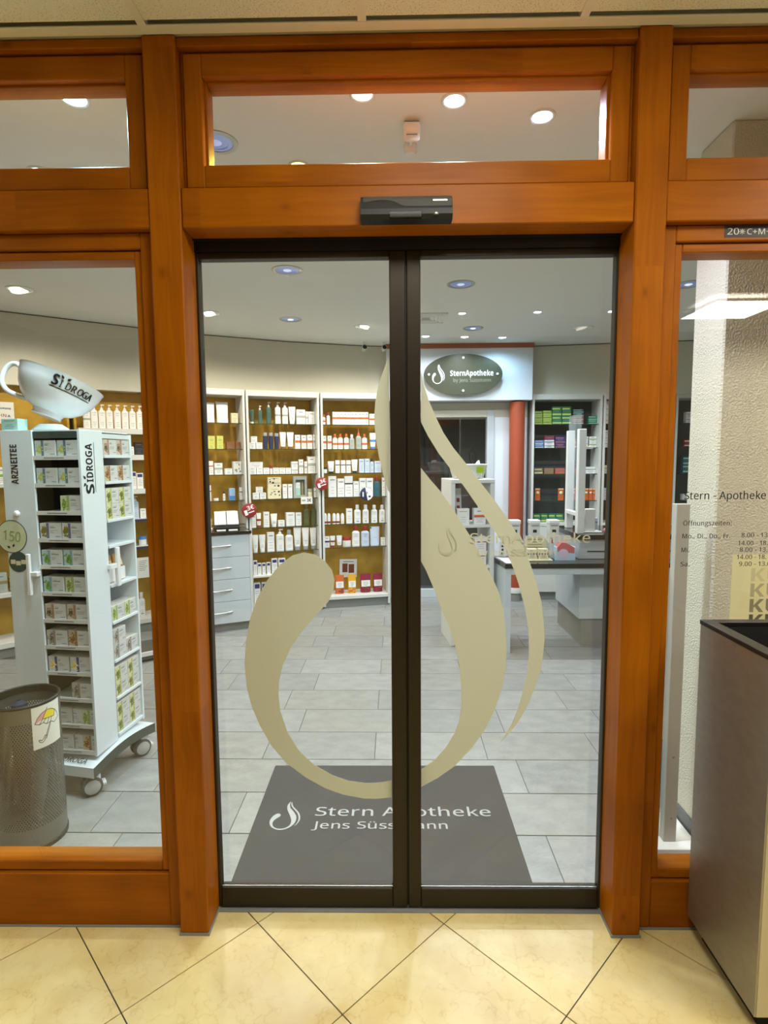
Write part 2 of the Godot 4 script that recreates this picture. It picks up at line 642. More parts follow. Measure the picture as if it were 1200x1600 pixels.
# ---- corridor: warm, marbled floor, mineral fibre ceiling
func corridor_shell() -> void:
	var fl := base_struct("floor")
	obj("grout", bx(Vector3(-3.6, -0.14, -0.098), Vector3(3.7, -0.004, 4.0)), M.grout_dark, fl)
	var g := 0.63882
	var clip := PackedVector2Array([Vector2(-3.5, -0.097), Vector2(3.6, -0.097), Vector2(3.6, 3.9), Vector2(-3.5, 3.9)])
	var whole := PackedVector2Array()
	var r := g / 2 - 0.0027
	for k in [[-1, 0], [0, -1], [1, 0], [0, 1]]:
		whole.append(Vector2(k[0] * r, k[1] * r))
	var mb := MB.new()
	mb.slab(whole, -0.01, 0.0)
	var shared := mb.mesh()
	for j in range(-1, 14):
		for i in range(-6, 7):
			var c := Vector2(-0.471 + g * (i + (0.5 if j % 2 == 0 else 0.0)), -0.052 + g * 0.5 * j)
			var p := PackedVector2Array()
			var inside := true
			for w in whole:
				p.append(w + c)
				if not Geometry2D.is_point_in_polygon(w + c, clip):
					inside = false
			if inside:
				obj("tile", shared, M.cream_tile, fl, Vector3(c.x, 0, c.y))
				continue
			for piece in Geometry2D.intersect_polygons(p, clip):
				var cut := MB.new()
				cut.slab(piece, -0.01, 0.0)
				obj("tile", cut.mesh(), M.cream_tile, fl)
	# suspended ceiling of boards in a grid
	var ce := base_struct("ceiling")
	obj("deck", bx(Vector3(-3.6, 2.86, 0.0), Vector3(3.7, 3.0, 4.0)), M.ceiling_white, ce)
	for i in range(-5, 6):
		for j in range(0, 7):
			var x0 := -0.70 + 0.6225 * i
			var z0 := 0.038 + 0.6225 * j
			if x0 < -3.5 or x0 + 0.6 > 3.6:
				continue
			if led_cell(i, j):
				continue
			obj("panel", unit(0.605, 0.016, 0.605, 0.002), M.ceiling_board, ce, Vector3(x0 + 0.31, 2.815, z0 + 0.31))
	var gr := MB.new()
	for i in range(-5, 7):
		gr.box(Vector3(-0.712 + 0.6225 * i, 2.811, 0.02), Vector3(-0.688 + 0.6225 * i, 2.832, 3.95))
	for j in range(1, 8):
		gr.box(Vector3(-3.5, 2.8105, 0.026 + 0.6225 * j), Vector3(3.6, 2.832, 0.05 + 0.6225 * j))
	obj("grid_rail", gr.mesh(), M.ceiling_rail, ce)
	obj("edge_trim", bx(Vector3(-3.5, 2.8095, 0.0), Vector3(3.6, 2.8145, 0.034), 0.001), M.ceiling_rail, ce)
	struct("wall_left", bx(Vector3(-3.65, -0.1, -0.1), Vector3(-3.5, 2.9, 4.05)), M.wall_corridor)
	struct("wall_right", bx(Vector3(3.6, -0.1, -0.1), Vector3(3.75, 2.9, 4.05)), M.wall_corridor)
	struct("wall_behind", bx(Vector3(-3.6, -0.1, 3.9), Vector3(3.7, 2.9, 4.05)), M.wall_far)
	# LED panels let into the grid
	var places := [[1, 1, "square LED ceiling panel above the camera, over the door side of the corridor"], [5, 4, "square LED ceiling panel mirrored in the pane with the opening hours"], [-4, 1, "square LED ceiling panel at the far left end of the corridor ceiling"], [4, 1, "square LED ceiling panel over the steel waste bin, near the right window"]]
	for p in places:
		var at := Vector3(-0.70 + 0.6225 * p[0] + 0.31, 2.812, 0.038 + 0.6225 * p[1] + 0.31)
		if p[0] == 5:
			at = Vector3(2.865, 2.812, 3.06)
		var lp := thing("ceiling_panel_light", p[2], "ceiling light", at, 0.0, "LED panels in the corridor ceiling")
		var fr := MB.new()
		for s in [-1.0, 1.0]:
			fr.box(Vector3(-0.303, -0.002, s * 0.296 - 0.007), Vector3(0.303, 0.016, s * 0.296 + 0.007))
			fr.box(Vector3(s * 0.296 - 0.007, -0.002, -0.289), Vector3(s * 0.296 + 0.007, 0.016, 0.289))
		obj("frame", fr.mesh(), M.white_paint, lp)
		obj("diffuser", bx(Vector3(-0.289, 0.002, -0.289), Vector3(0.289, 0.012, 0.289)), glow(Color(1.0, 0.98, 0.92), 9.0), lp)
		var al := AreaLight3D.new()
		al.name = "panel_glow"
		al.area_size = Vector2(0.56, 0.56)
		al.light_color = Color(1.0, 0.985, 0.93)
		al.light_energy = [1.2, 2.5, 1.0, 2.8][places.find(p)]
		al.area_normalize_energy = true
		al.area_range = 12.0
		al.area_attenuation = 2.0
		al.shadow_enabled = true
		al.rotation.x = -PI / 2
		al.position = Vector3(0, -0.004, 0)
		lp.add_child(al)


func led_cell(i: int, j: int) -> bool:
	return (i == 1 and j == 1) or (i == -4 and j == 1) or (i == 4 and j == 1) or (i == 5 and j == 4)


# ---- shop room
func wall_poly(mb: MB, pts: Array, y0: float, y1: float, thick: float) -> void:
	for i in pts.size() - 1:
		var a: Vector2 = pts[i]
		var b: Vector2 = pts[i + 1]
		var d := (b - a).normalized()
		var nn := Vector2(d.y, -d.x) * thick
		mb.slab(PackedVector2Array([a - d * 0.01, b + d * 0.01, b + d * 0.01 + nn, a - d * 0.01 + nn]), y0, y1)


func shop_shell() -> void:
	var fl := base_struct("floor", Vector3(), -0.0065)
	obj("grout", bx(Vector3(-4.9, -0.14, -7.0), Vector3(4.0, -0.004, -0.07)), M.grout_grey, fl)
	var n := 0
	for k in range(-13, 4):
		var z0 := -1.1126 + 0.3 * k
		var z1 := minf(z0 + 0.297, -0.099)
		z0 += 0.003
		if z1 - z0 < 0.01:
			continue
		var off := 0.490 if posmod(k, 2) == 1 else 0.035
		for i in range(-7, 5):
			var x0 := off + 0.6 * i + 0.0015
			if k < -5 and (x0 < -2.8 or x0 > 2.7):
				continue
			var hgt := 0.0
			obj("tile", unit(0.597, 0.01, z1 - z0, 0.001), M["grey_tile_%d" % (absi(i * 7 + k * 5) % 3)], fl, Vector3(x0 + 0.2985, -0.01 + hgt, (z0 + z1) / 2))
			n += 1
	# ceiling slab
	var ce := base_struct("ceiling")
	obj("deck", bx(Vector3(-5.0, 2.80, -5.4), Vector3(4.05, 2.95, -0.10)), M.ceiling_white, ce)
	# curved upper wall above the gold bays with the dark shadow gap under the ceiling
	var arc := [Vector2(-4.35, -0.10), Vector2(-4.2, -1.2), Vector2(-3.85, -2.1), Vector2(-3.15, -2.89), Vector2(-2.31, -3.51), Vector2(-1.81, -3.83), Vector2(-1.06, -4.19), Vector2(-0.25, -4.46), Vector2(0.05, -4.5)]
	var up := MB.new()
	wall_poly(up, arc, 2.215, 2.790, 0.25)
	struct("wall_back", up.mesh(), M.wall_warm)
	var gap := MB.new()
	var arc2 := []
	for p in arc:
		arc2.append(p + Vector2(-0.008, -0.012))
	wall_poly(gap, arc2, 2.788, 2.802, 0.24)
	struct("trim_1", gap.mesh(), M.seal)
	# wall down to the floor behind the bays
	var low := MB.new()
	wall_poly(low, [Vector2(-4.75, -0.10), Vector2(-4.6, -1.3), Vector2(-4.15, -2.35), Vector2(-3.45, -3.2), Vector2(-2.62, -3.78), Vector2(-1.65, -4.30), Vector2(-0.85, -4.60), Vector2(0.0, -4.74)], -0.05, 2.25, 0.15)
	struct("wall_back", low.mesh(), M.wall_warm)
	# right-hand part: upper wall over the dark bays
	var rb := MB.new()
	wall_poly(rb, [Vector2(1.50, -4.565), Vector2(2.45, -4.44), Vector2(3.95, -4.24)], 2.25, 2.79, 0.2)
	struct("wall_back", rb.mesh(), M.wall_warm)
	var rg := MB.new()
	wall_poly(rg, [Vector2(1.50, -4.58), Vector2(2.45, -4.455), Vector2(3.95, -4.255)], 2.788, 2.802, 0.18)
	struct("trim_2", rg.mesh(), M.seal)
	struct("wall_back", bx(Vector3(1.45, -0.05, -5.0), Vector3(4.05, 2.8, -4.86)), M.wall_warm)
	struct("wall_right", bx(Vector3(3.9, -0.05, -5.0), Vector3(4.05, 2.8, -0.10)), M.wall_warm)
	# plastered pier behind the right-hand display window
	struct("wall_right", bx(Vector3(1.247, -0.05, -0.665), Vector3(3.88, 2.8, -0.445), 0.006), M.rough_plaster)
	struct("baseboard_right", bx(Vector3(1.237, 0.0, -0.675), Vector3(3.87, 0.072, -0.435), 0.002), M.skirting)
	# closing walls beside the timber front
	struct("wall_front", bx(Vector3(-5.0, -0.05, -0.16), Vector3(-2.02, 2.82, 0.0)), M.wall_corridor)
	struct("wall_front", bx(Vector3(2.02, -0.05, -0.16), Vector3(4.05, 2.82, 0.0)), M.wall_corridor)
	struct("wall_front", bx(Vector3(-5.0, 2.815, -0.16), Vector3(4.05, 3.0, 0.0)), M.wall_corridor)


# ---- stained timber front
var grain := 0.0
func plank(called: String, lo: Vector3, hi: Vector3, parent: Node3D, e := 0.002) -> MeshInstance3D:
	grain += 0.371
	return obj(called, bx(lo, hi, e, Vector2(grain, grain * 1.7)), M.wood, parent)


func ring_frame(parent: Node3D, x0: float, x1: float, y0: float, y1: float, sides: Array, z0: float, z1: float, e := 0.002, called := "frame_rail") -> void:
	# sides: left, right, bottom, top widths
	plank("frame_stile", Vector3(x0, y0, z0), Vector3(x0 + sides[0], y1, z1), parent, e)
	plank("frame_stile", Vector3(x1 - sides[1], y0, z0), Vector3(x1, y1, z1), parent, e)
	plank(called, Vector3(x0 + sides[0], y0, z0), Vector3(x1 - sides[1], y0 + sides[2], z1), parent, e)
	plank(called, Vector3(x0 + sides[0], y1 - sides[3], z0), Vector3(x1 - sides[1], y1, z1), parent, e)


func shopfront() -> void:
	for x in [[-0.7185, -0.6229], [0.7185, 0.8107], [-2.05, -1.955], [1.955, 2.05]]:
		var p := base_struct("trim_3")
		plank("post", Vector3(x[0], 0.006, -0.155), Vector3(x[1], 2.812, 0.0), p, 0.004)
		obj("foot_seal", bx(Vector3(x[0] - 0.003, 0.0, -0.156), Vector3(x[1] + 0.003, 0.008, 0.003)), M.grey_edge, p)
	# head beam along the ceiling and the transom beams
	for x in [[-1.955, -0.7185], [-0.6229, 0.7185], [0.8107, 1.955]]:
		var h := base_struct("trim_4")
		plank("head_beam", Vector3(x[0], 2.786, -0.15), Vector3(x[1], 2.812, -0.014), h)
		var b := base_struct("trim_5")
		plank("transom_beam", Vector3(x[0] + 0.001, 2.276, -0.093), Vector3(x[1] - 0.001, 2.390, -0.006), b, 0.003)
		# fanlight
		var w := base_struct("window_1")
		ring_frame(w, x[0] + 0.001, x[1] - 0.001, 2.391, 2.786, [0.022, 0.022, 0.012, 0.012], -0.14, -0.040)
		var fx0: float = x[0] + 0.012
		var fx1: float = x[1] - 0.012
		ring_frame(w, fx0, fx1, 2.399, 2.778, [0.054, 0.054, 0.066, 0.066], -0.115, -0.030, 0.003)
		ring_frame(w, fx0 + 0.05, fx1 - 0.05, 2.460, 2.716, [0.012, 0.012, 0.008, 0.012], -0.11, -0.052, 0.002, "glazing_bead")
		obj("pane", bx(Vector3(fx0 + 0.058, 2.466, -0.072), Vector3(fx1 - 0.058, 2.706, -0.066)), M.glass, w)
	# side windows with a deep bottom board
	for x in [[-1.955, -0.7185, 0.195, 0.044], [0.8107, 1.955, 0.174, 0.046]]:
		var w := base_struct("window_2")
		ring_frame(w, x[0] + 0.001, x[1] - 0.001, 0.004, 2.2755, [x[3], x[3], x[2] - 0.006, 0.047], -0.125, -0.034, 0.003)
		var bx0: float = x[0] + x[3] + 0.002
		var bx1: float = x[1] - x[3] - 0.002
		ring_frame(w, bx0, bx1, x[2] + 0.001, 2.2265, [0.024, 0.024, 0.034, 0.026], -0.12, -0.046, 0.003, "glazing_bead")
		obj("pane", bx(Vector3(bx0 + 0.018, x[2] + 0.028, -0.068), Vector3(bx1 - 0.018, 2.204, -0.060)), M.glass, w)
		obj("floor_seal", bx(Vector3(x[0], 0.0, -0.12), Vector3(x[1], 0.006, -0.030)), M.grey_edge, w)


func rect2(x0: float, y0: float, x1: float, y1: float) -> PackedVector2Array:
	return PackedVector2Array([Vector2(x0, y0), Vector2(x1, y0), Vector2(x1, y1), Vector2(x0, y1)])


# the drop emblem in door coordinates: [main stroke, outer crescent]
func emblem() -> Array:
	var a := [0.022, 1.969, -0.004, 1.926, -0.020, 1.887, -0.035, 1.848, -0.046, 1.809, -0.054, 1.769, -0.057, 1.726, -0.056, 1.683, -0.052, 1.646, -0.044, 1.598, -0.035, 1.558, -0.025, 1.514, -0.014, 1.484, -0.005, 1.463, 0.046, 1.349, 0.096, 1.241, 0.112, 1.211, 0.138, 1.149, 0.160, 1.088, 0.186, 1.026, 0.203, 0.977, 0.216, 0.928, 0.227, 0.870, 0.232, 0.802, 0.232, 0.739, 0.224, 0.684, 0.209, 0.643, 0.183, 0.597, 0.143, 0.548, 0.094, 0.511, 0.045, 0.486, -0.005, 0.472, -0.050, 0.464, -0.097, 0.462, -0.160, 0.471, -0.216, 0.492, -0.279, 0.530, -0.329, 0.580, -0.367, 0.646, -0.390, 0.723, -0.395, 0.776, -0.392, 0.828, -0.378, 0.885, -0.348, 0.949, -0.302, 1.012, -0.257, 1.063, -0.217, 1.108, -0.200, 1.147, -0.196, 1.181, -0.204, 1.214, -0.227, 1.245, -0.258, 1.267, -0.297, 1.275, -0.336, 1.265, -0.381, 1.232, -0.427, 1.176, -0.461, 1.114, -0.486, 1.046, -0.502, 0.966, -0.509, 0.892, -0.504, 0.810, -0.489, 0.740, -0.462, 0.670, -0.425, 0.599, -0.375, 0.536, -0.307, 0.482, -0.240, 0.443, -0.177, 0.419, -0.102, 0.405, -0.062, 0.404, -0.006, 0.410, 0.045, 0.427, 0.096, 0.449, 0.152, 0.481, 0.209, 0.523, 0.271, 0.592, 0.314, 0.656, 0.348, 0.729, 0.372, 0.807, 0.382, 0.870, 0.384, 0.937, 0.379, 1.025, 0.370, 1.083, 0.357, 1.135, 0.331, 1.192, 0.300, 1.249, 0.270, 1.309, 0.235, 1.365, 0.197, 1.425, 0.158, 1.479, 0.125, 1.517, 0.095, 1.555, 0.068, 1.610, 0.043, 1.683, 0.027, 1.766, 0.021, 1.848]
	var b := [0.059, 1.955, 0.075, 1.916, 0.096, 1.870, 0.104, 1.825, 0.119, 1.779, 0.142, 1.724, 0.169, 1.669, 0.202, 1.619, 0.250, 1.560, 0.302, 1.492, 0.345, 1.437, 0.388, 1.377, 0.427, 1.313, 0.460, 1.231, 0.485, 1.157, 0.499, 1.104, 0.508, 1.034, 0.512, 0.972, 0.510, 0.945, 0.507, 0.905, 0.497, 0.851, 0.478, 0.793, 0.453, 0.729, 0.423, 0.675, 0.389, 0.633, 0.366, 0.608, 0.389, 0.647, 0.406, 0.679, 0.423, 0.725, 0.439, 0.779, 0.449, 0.829, 0.457, 0.874, 0.460, 0.919, 0.458, 0.999, 0.448, 1.060, 0.436, 1.113, 0.421, 1.166, 0.405, 1.214, 0.385, 1.261, 0.359, 1.313, 0.329, 1.360, 0.290, 1.416, 0.237, 1.493, 0.199, 1.542, 0.154, 1.601, 0.118, 1.659, 0.096, 1.703, 0.075, 1.757, 0.060, 1.827, 0.054, 1.898]
	var out := []
	for l in [a, b]:
		var p := PackedVector2Array()
		for i in range(0, l.size(), 2):
			p.append(Vector2(l[i], l[i + 1]))
		out.append(p)
	return out


func emblem_mesh(hgt: float, thick: float) -> ArrayMesh:
	# small copy of the emblem, base centre at the origin
	var mb := MB.new()
	var k := hgt / (1.969 - 0.404)
	for p in emblem():
		var q := PackedVector2Array()
		for v in p:
			q.append(Vector2((v.x - 0.0) * k, (v.y - 0.404) * k))
		mb.prism(q, 0.0, thick)
	return mb.mesh()


func sliding_doors() -> void:
	# header box and rubber floor guide
	struct("trim_6", bx(Vector3(-0.66, 2.2735, -0.20), Vector3(0.76, 2.40, -0.094)), M.sensor_low)
	struct("trim_6", bx(Vector3(-0.72, 2.242, -0.20), Vector3(0.81, 2.2745, -0.106)), M.sensor_low)
	for d in [["door_1", -0.668, 0.0455, 0.055, 0.0515], ["door_2", 0.0490, 0.768, 0.0445, 0.056]]:
		var o := base_struct(d[0])
		var x0: float = d[1]
		var x1: float = d[2]
		obj("stile", bx(Vector3(x0, 0.006, -0.148), Vector3(x0 + d[3], 2.242, -0.113), 0.003), M.bronze, o)
		obj("stile", bx(Vector3(x1 - d[4], 0.006, -0.148), Vector3(x1, 2.242, -0.113), 0.003), M.bronze, o)
		obj("bottom_rail", bx(Vector3(x0 + d[3], 0.006, -0.148), Vector3(x1 - d[4], 0.078, -0.113), 0.003), M.bronze, o)
		obj("top_rail", bx(Vector3(x0 + d[3], 2.222, -0.148), Vector3(x1 - d[4], 2.242, -0.113), 0.002), M.bronze, o)
		obj("glazing_strip", bx(Vector3(x0 + d[3], 0.078, -0.1258), Vector3(x1 - d[4], 0.0805, -0.1225), 0.0005), M.silver, o)
		obj("pane", bx(Vector3(x0 + d[3] - 0.004, 0.076, -0.134), Vector3(x1 - d[4] + 0.004, 2.226, -0.126)), M.glass, o)
		var fm := MB.new()
		var win := rect2(x0 + d[3] + 0.0015, 0.09, x1 - d[4] - 0.0015, 2.22)
		for p in emblem():
			for piece in Geometry2D.intersect_polygons(p, win):
				fm.prism(piece, -0.1256, -0.1250)
		obj("frosted_film", fm.mesh(), M.film, o)
		if d[0] == "door_2":
			letter("lettering", "SternApotheke", 0.398, 0.033, M.film, o, Transform3D(Basis(), Vector3(0.258, 1.304, -0.1235)), "sans", 0.0006)
			letter("lettering", "by Jens Süssmann", 0.258, 0.022, M.film, o, Transform3D(Basis(), Vector3(0.285, 1.261, -0.1235)), "sans", 0.0006)
			obj("emblem", emblem_mesh(0.095, 0.0006), M.film, o, Vector3(0.185, 1.262, -0.1235))
		else:
			obj("brush_seal", bx(Vector3(x1, 0.01, -0.142), Vector3(x1 + 0.0033, 2.24, -0.122)), M.seal, o)
			obj("edge_bead", bx(Vector3(x1 - 0.012, 0.01, -0.113), Vector3(x1 - 0.008, 2.22, -0.1115)), M.bronze, o)
	# operator sensor on the beam
	var s := thing("door_sensor", "long black motion sensor mounted on the wooden beam above the sliding doors", "sensor", Vector3(0.046, 2.2765, -0.006))
	var prof := PackedVector2Array([Vector2(0, 0), Vector2(0.038, 0.0), Vector2(0.046, 0.012), Vector2(0.044, 0.028), Vector2(0.034, 0.058), Vector2(0.022, 0.070), Vector2(0, 0.072)])
	var body := MB.new()
	body.t = Transform3D(Basis(Vector3(0, 0, 1), Vector3(0, 1, 0), Vector3(-1, 0, 0)), Vector3())
	body.prism(prof, -0.133, 0.133)
	obj("body", body.mesh(), M.sensor_low, s)
	# lighter cover with a wave-shaped lower edge
	var lower := []
	for i in 25:
		var u := i / 24.0
		var x := -0.126 + 0.257 * u
		var y := 0.045
		if u < 0.5:
			y = 0.037 + 0.018 * sin(clampf((0.5 - u) / 0.36, 0, 1.25) * PI * 0.62)
		else:
			y = 0.034
		lower.append(Vector2(x, lerpf(y, 0.034, smoothstep(0.35, 0.5, u))))
	var cov := MB.new()
	for i in 24:
		var a: Vector2 = lower[i]
		var b: Vector2 = lower[i + 1]
		var za := lerpf(0.0445, 0.0345, clampf((a.y - 0.028) / 0.030, 0, 1)) + 0.001
		var zb := lerpf(0.0445, 0.0345, clampf((b.y - 0.028) / 0.030, 0, 1)) + 0.001
		cov.quad(Vector3(a.x, a.y, za), Vector3(b.x, b.y, zb), Vector3(b.x, 0.058, 0.0355), Vector3(a.x, 0.058, 0.0355))
		cov.quad(Vector3(a.x, 0.058, 0.0355), Vector3(b.x, 0.058, 0.0355), Vector3(b.x, 0.0705, 0.0235), Vector3(a.x, 0.0705, 0.0235))
	obj("cover", cov.mesh(), M.sensor_top, s)
	obj("window", bx(Vector3(-0.05, 0.002, 0.03), Vector3(0.045, 0.02, 0.0462), 0.002), M.sensor_window, s)
	obj("badge", bx(Vector3(0.077, 0.050, 0.034), Vector3(0.118, 0.0535, 0.0405)), M.silver, s)
	var led := MB.new()
	led.lathe([Vector2(0, -0.003), Vector2(0.008, -0.002), Vector2(0.008, 0.002), Vector2(0, 0.003)], 12)
	obj("lens", led.mesh(), M.silver, s, Vector3(0.085, 0.011, 0.0455))
	# threshold strip
	struct("trim_7", bx(Vector3(-0.66, -0.01, -0.118), Vector3(0.76, 0.0015, -0.0985)), M.grey_edge)


func entrance_mat() -> void:
	var m := thing("door_mat", "large charcoal entrance mat with pale emblem and lettering inside the doors", "mat", Vector3(-0.05, 0.0, -0.628))
	obj("pile", unit(1.13, 0.009, 0.825, 0.004), M.mat_pile, m)
	var flat := Basis(Vector3(1, 0, 0), Vector3(0, 0, -1), Vector3(0, 1, 0))
	letter("lettering", "Stern Apotheke", 0.782, 0.062, M.mat_letter, m, Transform3D(flat, Vector3(-0.302, 0.0095, 0.006)), "sans", 0.0015)
	letter("lettering", "Jens Süssmann", 0.585, 0.047, M.mat_letter, m, Transform3D(flat, Vector3(-0.306, 0.0095, 0.092)), "sans", 0.0015)
	var em := obj("emblem", emblem_mesh(0.20, 0.0012), M.mat_letter, m)
	em.transform = Transform3D(flat, Vector3(-0.43, 0.009, 0.102))


# ---- ceiling
func downlight(at: Vector3, r: float, lit: float, col: Color, label: String, tilt := 0.0, big := false, energy := 0.0) -> void:
	var o := thing("downlight", label, "ceiling light", at, 0.0, "downlights in the shop ceiling")
	var rim := MB.new()
	rim.lathe([Vector2(r * 0.82, 0.004), Vector2(r * 0.86, -0.004), Vector2(r, -0.006), Vector2(r * 1.12, -0.003), Vector2(r * 1.14, 0.002)], 28)
	obj("rim", rim.mesh(), M.white_paint if not big else M.silver, o)
	if big:
		var rf := MB.new()
		for k in 3:
			rf.lathe([Vector2(r * [0.10, 0.38, 0.64][k], [-0.0035, -0.0025, -0.0040][k]), Vector2(r * [0.37, 0.63, 0.85][k], [-0.0015, -0.0010, -0.0015][k])], 18)
		obj("reflector", rf.mesh(), M.reflector, o)
	var lamp := MB.new()
	var lr := r * (0.30 if big else 0.80)
	var ly := -0.003
	lamp.lathe([Vector2(0.0005, ly - 0.003), Vector2(lr * 0.7, ly - 0.003), Vector2(lr, ly), Vector2(lr, ly + 0.006), Vector2(0.0005, ly + 0.006)], 20)
	var lm := obj("lens", lamp.mesh(), glow(col, lit), o)
	lm.rotation.z = tilt
	if energy > 0.0:
		var s := SpotLight3D.new()
		s.name = "beam"
		s.light_color = col
		s.light_energy = energy
		s.light_size = lr
		s.spot_range = 12.0
		s.spot_attenuation = 2.0
		s.spot_angle = 78.0
		s.spot_angle_attenuation = 0.6
		s.shadow_enabled = true
		s.rotation.x = -PI / 2
		s.position = Vector3(0, -0.012, 0)
		o.add_child(s)


func ceiling_fittings() -> void:
	var cool := Color(0.90, 0.96, 1.0)
	var neutral := Color(1.0, 0.97, 0.90)
	var y := 2.7995
	var E := 1.95
	downlight(Vector3(-1.06, y, -0.261), 0.045, 14, Color(0.72, 0.95, 1.0), "round downlight shining icy blue in the fanlight beside the left post", 0, false, E)
	downlight(Vector3(-1.473, y, -0.736), 0.045, 10, cool, "round downlight low in the left fanlight, just above the sill", 0, false, E)
	downlight(Vector3(-0.669, y, -0.537), 0.075, 0.5, Color(0.45, 0.6, 1.0), "large bluish downlight cut by the left edge of the middle fanlight", 0, true)
	downlight(Vector3(-0.38, y, -0.72), 0.040, 8, Color(0.95, 1.0, 0.45), "yellowish downlight at the lower edge of the middle fanlight", 0, false, E * 0.5)
	downlight(Vector3(-0.092, y, -0.263), 0.040, 4, neutral, "small downlight at the top centre of the middle fanlight", 0, false, E * 0.5)
	downlight(Vector3(0.219, y, -0.305), 0.040, 12, cool, "bright downlight above and beside the white motion detector", 0, false, E)
	downlight(Vector3(0.543, y, -0.404), 0.042, 14, Color(0.86, 0.87, 1.0), "bright downlight towards the right end of the middle fanlight", 0, false, E)
	downlight(Vector3(-2.619, y, -2.347), 0.085, 4, neutral, "wide lit downlight above the tea stand, in the left window", 0.3, false, E)
	downlight(Vector3(-0.667, y, -2.011), 0.088, 0.7, Color(0.75, 0.85, 1.0), "large faceted downlight nearest the door in the left leaf", 0, true, E * 0.6)
	downlight(Vector3(-1.486, y, -3.047), 0.075, 5, neutral, "tilted downlight beside the left door edge, half lit", 0.35, false, E)
	downlight(Vector3(-0.876, y, -3.29), 0.085, 1.2, neutral, "dim faceted downlight above the middle gold bay", 0, true, E * 0.6)
	downlight(Vector3(-0.267, y, -3.58), 0.070, 9, neutral, "bright tilted downlight near the two small spotlights", -0.35, false, E)
	downlight(Vector3(0.489, y, -2.35), 0.088, 0.6, Color(0.8, 0.88, 1.0), "large faceted downlight nearest the door in the right leaf", 0, true, E * 0.6)
	downlight(Vector3(0.595, y, -3.138), 0.036, 12, cool, "small bright downlight in front of the ceiling vent", 0, false, E * 0.7)
	downlight(Vector3(0.767, y, -3.70), 0.085, 1.4, cool, "dim faceted downlight in front of the oval sign", 0, true, E * 0.5)
	downlight(Vector3(1.222, y, -3.124), 0.036, 12, cool, "small bright downlight over the consultation table", 0, false, E * 0.7)
	downlight(Vector3(0.341, y, -4.017), 0.045, 12, cool, "first of three downlights washing the oval sign, beside the door stile", 0, false, E * 0.3)
	downlight(Vector3(0.735, y, -4.065), 0.045, 12, cool, "second of three downlights washing the oval sign, straight above it", 0, false, E * 0.3)
	downlight(Vector3(1.121, y, -4.114), 0.045, 12, Color(0.7, 0.88, 1.0), "third of three downlights washing the oval sign, at the bluish end", 0, false, E * 0.3)
	downlight(Vector3(1.846, y, -3.13), 0.040, 10, cool, "small bright downlight by the right door edge", 0, false, E)
	downlight(Vector3(1.808, y, -3.728), 0.085, 0.5, neutral, "unlit wide downlight in front of the dark bay", 0.3, false)
	downlight(Vector3(2.104, y, -2.413), 0.088, 0.8, cool, "large faceted downlight seen past the plaster pier", 0, true, E * 0.6)
	# square air outlet
	var v := thing("ceiling_vent", "square white air outlet in the shop ceiling beside the door stile", "vent", Vector3(0.30, 2.80, -3.30))
	var fr := MB.new()
	for k in 4:
		var w := 0.17 - 0.036 * k
		for s in [-1.0, 1.0]:
			fr.box(Vector3(-w, -0.010, s * w - 0.009), Vector3(w, 0.0, s * w + 0.009), 0.003)
			fr.box(Vector3(s * w - 0.009, -0.010, -w), Vector3(s * w + 0.009, 0.0, w), 0.003)
	obj("louvre_frame", fr.mesh(), M.ceiling_white, v)
	obj("core", unit(0.07, 0.006, 0.07), M.grey_edge, v, Vector3(0, -0.007, 0))
	# two small spotlights on brackets
	for k in 2:
		var at := Vector3(-0.285 + 0.205 * k, 2.80, -4.27 - 0.02 * k)
		var sp := thing("spotlight", ["small grey spotlight on a bracket at the end of the dark ceiling gap", "small grey spotlight on a bracket nearest the door stile"][k], "spotlight", at, 0.3, "two bracket spotlights")
		var ar := MB.new()
		ar.tube([Vector3(0, 0, 0), Vector3(0, -0.03, 0.0), Vector3(0.02, -0.05, 0.02)], 0.006, 6)
		obj("bracket", ar.mesh(), M.white_paint, sp)
		var hd := MB.new()
		hd.t = Transform3D(Basis(Vector3(1, 0, 0), PI * 0.42), Vector3(0.0, -0.065, 0.0))
		hd.lathe([Vector2(0.001, -0.03), Vector2(0.022, -0.028), Vector2(0.027, 0.0), Vector2(0.028, 0.035), Vector2(0.023, 0.036)], 18)
		obj("head", hd.mesh(), M.wall_warm, sp)
		var ln := MB.new()
		ln.t = hd.t
		ln.lathe([Vector2(0.023, 0.033), Vector2(0.001, 0.030)], 18)
		obj("lens", ln.mesh(), M.sensor_low, sp)
	# passive infrared detector
	var d := thing("motion_detector", "white alarm motion detector with rounded lens seen through the middle fanlight", "detector", Vector3(0.078, 2.80, -0.43))
	var q := MB.new()
	q.t = Transform3D(Basis(Vector3(1, 0, 0), 0.55), Vector3(0, -0.032, 0.0))
	q.loft(rings_of([[-0.030, 0.046, 0.030], [-0.024, 0.062, 0.044], [0.02, 0.066, 0.052], [0.030, 0.056, 0.044]], 20, 4.0))
	obj("housing", q.mesh(), M.white_gloss, d)
	var lens := MB.new()
	lens.t = Transform3D(Basis(Vector3(1, 0, 0), 0.55), Vector3(0, -0.032, 0.0))
	lens.box(Vector3(-0.020, -0.008, 0.020), Vector3(0.020, -0.005, 0.0275))
	obj("slot", lens.mesh(), M.print, d)
	var joint := MB.new()
	joint.t = Transform3D(Basis(), Vector3(0.0, -0.022, -0.135))
	joint.lathe([Vector2(0.001, -0.022), Vector2(0.018, -0.020), Vector2(0.026, -0.006), Vector2(0.026, 0.012), Vector2(0.022, 0.022)], 20)
	obj("swivel_joint", joint.mesh(), M.white_gloss, d)
	var arm := MB.new()
	arm.tube([Vector3(0, -0.014, -0.13), Vector3(0, -0.018, -0.07), Vector3(0, -0.024, -0.015)], 0.009, 8)
